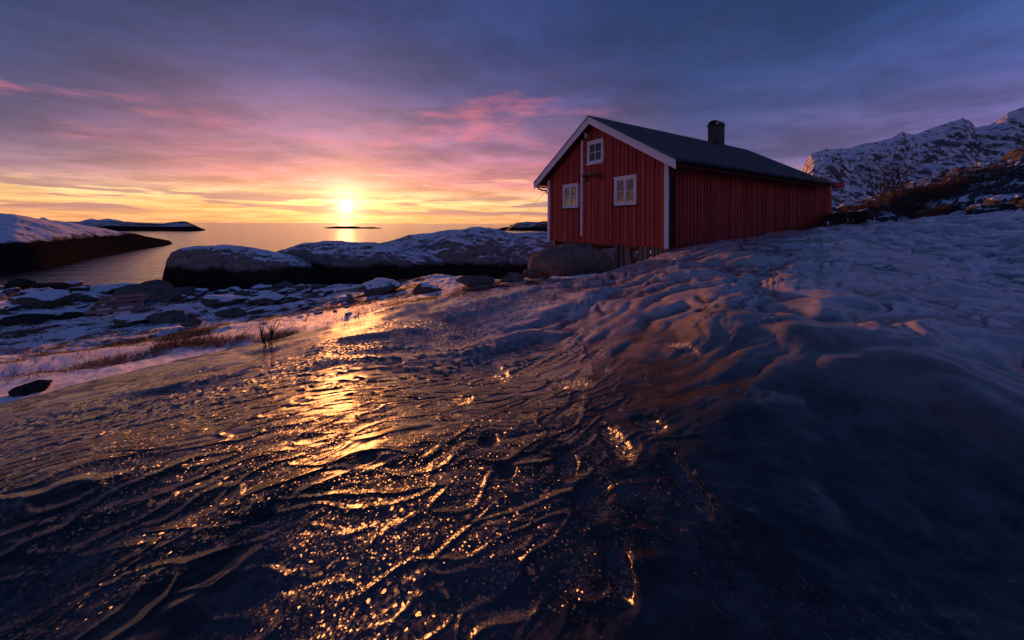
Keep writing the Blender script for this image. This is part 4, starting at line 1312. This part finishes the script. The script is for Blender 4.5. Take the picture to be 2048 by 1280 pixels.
# ------------------------------------------------------------------ dry plants
def blades(n, spread, height, lean, seed, width=0.004, segs=3, wind=(0.5, 0.0), curl=0.6, roots=None):
    r = np.random.default_rng(seed)
    V = []; Fc = []
    for i in range(n):
        a = r.uniform(0, 2 * math.pi); q = spread * math.sqrt(r.uniform(0, 1))
        bx, by = q * math.cos(a), q * math.sin(a) * 0.7
        h = height * r.uniform(0.45, 1.0) * (1 - 0.35 * q / max(spread, 1e-6))
        ln = r.normal(0, lean, 2) + np.array(wind) * lean + np.array([math.cos(a), math.sin(a)]) * lean * q / max(spread, 1e-6)
        w = width * r.uniform(0.6, 1.4)
        ang = r.uniform(0, math.pi)
        sx, sy = math.cos(ang) * w, math.sin(ang) * w
        b = len(V)
        if roots is not None: roots += [(bx, by)] * (2 * (segs + 1))
        for s in range(segs + 1):
            t = s / segs
            ox = ln[0] * h * (t ** (1 + curl)); oy = ln[1] * h * (t ** (1 + curl))
            oz = h * (t - 0.35 * t * t * min(1.2, float(np.hypot(*ln))))
            k = 1 - t * 0.85
            V.append((bx + ox - sx * k, by + oy - sy * k, oz)); V.append((bx + ox + sx * k, by + oy + sy * k, oz))
        for s in range(segs):
            Fc.append((b + 2 * s, b + 2 * s + 1, b + 2 * s + 3, b + 2 * s + 2))
    return V, Fc
def plant(name, label, cat, px, py, n, wpx, hpx, lean, seed, mat, group=None, width=0.004, wind=(0.5, 0.0), p=None):
    p = p or hit(px, py)
    sc = p.y / F
    rt_ = []
    V, Fc = blades(n, wpx * sc / 2, hpx * sc, lean, seed, width, 3, wind, roots=rt_)
    V = np.array(V); rt_ = np.array(rt_)
    V[:, 2] += ground(rt_[:, 0] + p.x, rt_[:, 1] + p.y) - p.z      # every blade stands on the ground below it
    me = np_mesh(name, V, np.array(Fc)); o = link(name, me, mat)
    o.location = (p.x, p.y, p.z - 0.03)
    tag(o, label, cat, group)
    return o
tufts = [(360, 692, 420, 92, 34, 'rounded tuft of brown grass nearest the bare sapling'), (440, 690, 420, 110, 28, 'long tuft of brown grass between the rounded tuft and the sapling'),
         (552, 676, 380, 76, 26, 'reddish grass tuft behind the bare sapling'), (235, 726, 620, 150, 26, 'wide reddish grass bank across the lower snow'),
         (120, 745, 380, 150, 16, 'low grass bank running along the snow drift'), (40, 752, 320, 120, 16, 'grass bank above the smooth black stone'), (20, 705, 200, 60, 14, 'grass tuft at the rim of the wide dark slab'),
         (75, 712, 200, 60, 14, 'thin grass tuft between two snow swells'), (245, 690, 240, 66, 16, 'flat brown tuft above the reddish grass bank'),
         (180, 632, 160, 34, 26, 'rusty tuft at the left end of the wooden pallet'), (290, 622, 160, 30, 20, 'rusty tuft at the right end of the wooden pallet'),
         (700, 606, 300, 110, 18, 'reddish grass at the foot of the hump shaped boulder'), (640, 622, 360, 130, 16, 'pale reddish grass on the snow above the slope crest'), (380, 668, 260, 90, 18, 'grass fringe below the small blunt bare stone'),
         (1085, 556, 160, 24, 46, 'orange straw tuft beside the big boulder under the cabin'), (960, 578, 240, 90, 18, 'dry grass below the wide brown boulder'), (820, 592, 260, 90, 18, 'grass tuft by the boulder with a white flank')]
for i, (px_, py_, n_, w_, h_, lb_) in enumerate(tufts):
    plant('grass_tuft', lb_, 'grass', px_, py_, int(n_ * 1.6), w_, h_ * 1.25, 0.8, 100 + i, M['grass'], 'tufts of dry grass on the shore', 0.005)
# loose grass everywhere on the shore: nobody could count it
def loose_grass():
    r = np.random.default_rng(77)
    V = []; Fc = []
    n = 0
    xs = []; 
    while n < 3600:
        px_ = r.uniform(-60, 1120); f_ = r.beta(1.6, 1.9)
        top = np.interp(px_, [0, 400, 700, 1120], [600, 606, 592, 556]); bot = np.interp(px_, [0, 500, 900, 1120], [775, 690, 600, 560])
        xs.append((px_, top + (bot - top) * f_)); n += 1
    # fast: depth from the sight line over a coarse height
    xs = np.array(xs)
    ds = np.geomspace(4.0, 24, 120)
    rx = np.array([ray(a, b) for a, b in xs])
    gx = rx[:, 0:1] * ds[None]; gy = np.repeat(ds[None], len(xs), 0)
    zz = ground(gx.ravel(), gy.ravel()).reshape(gx.shape)
    below = (EYE + rx[:, 2:3] * ds[None]) < zz
    idx = below.argmax(1)
    ok = below.any(1)
    clump = fbm2(gx[np.arange(len(xs)), idx] * 0.8, gy[np.arange(len(xs)), idx] * 0.8, 2)
    for j in np.nonzero(ok)[0]:
        if clump[j] < -0.05 and r.uniform() < 0.75: continue
        i = idx[j]; x, y, z = gx[j, i], gy[j, i], zz[j, i]
        m = r.integers(1, 5)
        h = r.uniform(0.06, 0.26) if r.uniform() < 0.93 else r.uniform(0.35, 0.65)
        a, f = blades(int(m), 0.06, h, 0.55, int(r.integers(1e9)), 0.0032, 2)
        b = len(V)
        V += [(p_[0] + x, p_[1] + y, p_[2] + z - 0.02) for p_ in a]
        Fc += [tuple(b + q for q in ff) for ff in f]
    me = np_mesh('dry_grass', np.array(V), np.array(Fc))
    tag(link('dry_grass', me, M['grass']), 'sparse dry grass blades sticking out of the snow on the shore', 'grass', None, 'stuff')
loose_grass()
# tall stalks by the side wall and on the shore
for i, (px_, py_, w_, h_, n_, lb_) in enumerate(((1605, 452, 26, 46, 10, 'tall thin straws leaning against the side wall of the cabin, by the bushes'), (1465, 472, 20, 26, 8, 'few short straws at the middle of the side wall'), (1400, 480, 16, 20, 7, 'few straws at the side wall near the white corner'), (1210, 528, 40, 24, 16, 'straws bending in front of the big boulder under the cabin'),
                                             (940, 566, 110, 30, 40, 'tall seed stalks against the dark waterline of the largest whaleback'), (655, 605, 50, 44, 26, 'tall seed stalks below the brown whaleback rock'))):
    plant('dry_stalks', lb_, 'grass', px_, py_, n_, w_, h_, 0.35, 300 + i, M['grass'], None, 0.004)

# branching bare saplings, tree and bushes
def branch_mesh(name, seed, height, depth=4, trunk_r=0.03, spread=0.6, kids=(2, 4), lean=(0, 0), n=5, stems=1, base=0.0, upward=0.25):
    r = random.Random(seed)
    m = MB()
    def grow(p, d, ln, rad, lev):
        pts_ = [p]; q = p.copy(); dd = d.copy()
        segs = 4 if lev < 2 else 3
        for s in range(segs):
            dd = (dd + Vector((r.gauss(0, .13), r.gauss(0, .13), r.gauss(0.02, .1) + upward * 0.15))).normalized()
            q = q + dd * (ln / segs); pts_.append(q.copy())
        rads = [rad * (1 - 0.6 * i / segs) for i in range(segs + 1)]
        m.tube(pts_, rads, n if lev == 0 else (4 if lev < 3 else 3))
        if lev >= depth: return
        for k in range(r.randint(*kids) + (1 if lev == 0 else 0)):
            t = r.uniform(0.35, 1.0)
            i = min(segs - 1, int(t * segs)); f = t * segs - i
            sp = pts_[i].lerp(pts_[i + 1], f)
            a = r.uniform(0, 2 * math.pi)
            side_ = dd.orthogonal().normalized(); side_.rotate(Matrix.Rotation(a, 3, dd))
            nd = (dd + side_ * spread * r.uniform(0.6, 1.3)).normalized()
            grow(sp, nd, ln * r.uniform(0.5, 0.78), rad * 0.5, lev + 1)
    for s in range(stems):
        off = Vector((r.uniform(-base, base), r.uniform(-base, base) * 0.6, 0))
        d = Vector((lean[0] + r.gauss(0, 0.18 * (stems > 1)) + off.x * 1.2, lean[1] + r.gauss(0, 0.15 * (stems > 1)), 1)).normalized()
        grow(off, d, height * r.uniform(0.45, 0.62), trunk_r * r.uniform(.7, 1), 0)
    return m
sp = hit(535, 690)
tag(branch_mesh('bare_sapling', 5, 72 * sp.y / F, 2, 0.012, 0.5, (1, 2), (-0.05, 0), 5, 4, 0.12).build('bare_sapling', M['bark'], None), 'bare twiggy sapling growing where the snow meets the icy slope', 'sapling').location = sp
for i, (px_, py_, h_, lb_) in enumerate(((66, 690, 52, 'single dark weed stem between the wide slab and the grass'), (88, 688, 44, 'thin forked weed stem beside the single dark one'), (242, 690, 60, 'tall weed stem above the flat brown tuft'), (420, 682, 58, 'leaning weed stem behind the long grass tuft'))):
    sp = hit(px_, py_)
    tag(branch_mesh('weed', 40 + i, h_ * sp.y / F, 1, 0.006, 0.4, (1, 2), (rs.uniform(-.2, .2), 0), 4, 1).build('weed_stem', M['bark'], None), lb_, 'weed').location = sp
# bare trees on the hillside
for i, (px_, dpt, hpx, lb_, ln_) in enumerate(((1770, 22.5, 98, 'bare dark tree with spreading branches on the hillside behind the cabin', (-0.25, 0)), (1783, 22.0, 66, 'smaller bare tree leaning away beside the spreading one', (0.35, 0)))):
    x_ = ray(px_, 400)[0] * dpt
    rt = empty('bare_tree', (x_, dpt, gz(x_, dpt) - 0.1))
    hgt = hpx * 0.74 * dpt / F
    branch_mesh('trunk', 70 + i, hgt * 0.9, 0, 0.06, 0.6, (2, 3), (ln_[0] * 0.3, 0), 7, 1).build('trunk', M['bark'], rt)
    cr_ = MB()
    for j, lx in enumerate((-1.6, -0.95, -0.5, -0.15, 0.25, 0.6) if i == 0 else (-0.2, 0.3, 0.8)):
        q = branch_mesh('limb', 81 + i * 10 + j, hgt * (1.25 if abs(lx) < 1 else 1.45), 3, 0.05, 0.62, (3, 4), (lx, rs.uniform(-.3, .3)), 5, 1, 0.0, 0.3)
        cr_.add(q.v, q.f)
    cr_.build('crown', M['bark'], rt)
    tag(rt, lb_, 'tree')
# bushes
bushes = [(1700, 432, 60, 26, 'dark low bush at the far corner of the cabin'), (1668, 440, 40, 30, 'dark bush half behind the cabin wall'), (1745, 420, 110, 34, 'broad dark bush below the bare trees'), (1800, 410, 100, 40, 'dark bush just past the bare trees'),
          (1850, 398, 110, 44, 'tall dark bush on the hillside above the snow patch'), (1885, 378, 90, 40, 'highest dark bush on the hillside'), (1868, 430, 56, 34, 'rusty brown bush in front of the snow patch'), (1620, 456, 60, 14, 'low scrub at the foot of the side wall'),
          (1985, 345, 130, 30, 'dark heather clump high on the hillside'), (1940, 360, 100, 24, 'flat heather clump beside the high one')]
for i, (px_, py_, w_, h_, lb_) in enumerate(bushes):
    p = hit(px_, py_, 14)
    plant('bush', lb_, 'bush', px_, py_, 1300, w_ * 0.9, h_ * 0.8, 0.5, 500 + i, M['grass'] if 'rusty' in lb_ else M['bush'], 'bushes on the hillside', 0.010, (0.3, 0), p)

# stay wires
def wire(label, a, b, r=0.008, sag=0.1):
    a = Vector(a); b = Vector(b)
    pts_ = [a.lerp(b, t / 10) - Vector((0, 0, sag * 4 * (t / 10) * (1 - t / 10))) for t in range(11)]
    tag(MB().tube(pts_, r, 5).build('stay_wire', M['wire'], None, True), label, 'wire')
a = loc2w(-0.02, W + 0.03, roof_z(W) - 0.6)
wire('thin stay wire running down from the left corner of the cabin to the rocks', a, P(1012, 462, 32.0), 0.012, 0.15)
a = loc2w(side(1385, 392)[0], -0.005, side(1385, 392)[1])
g_ = hit(1470, 482, 6)
wire('slack cord hanging from the side wall to the ground', a, g_, 0.008, 0.05)
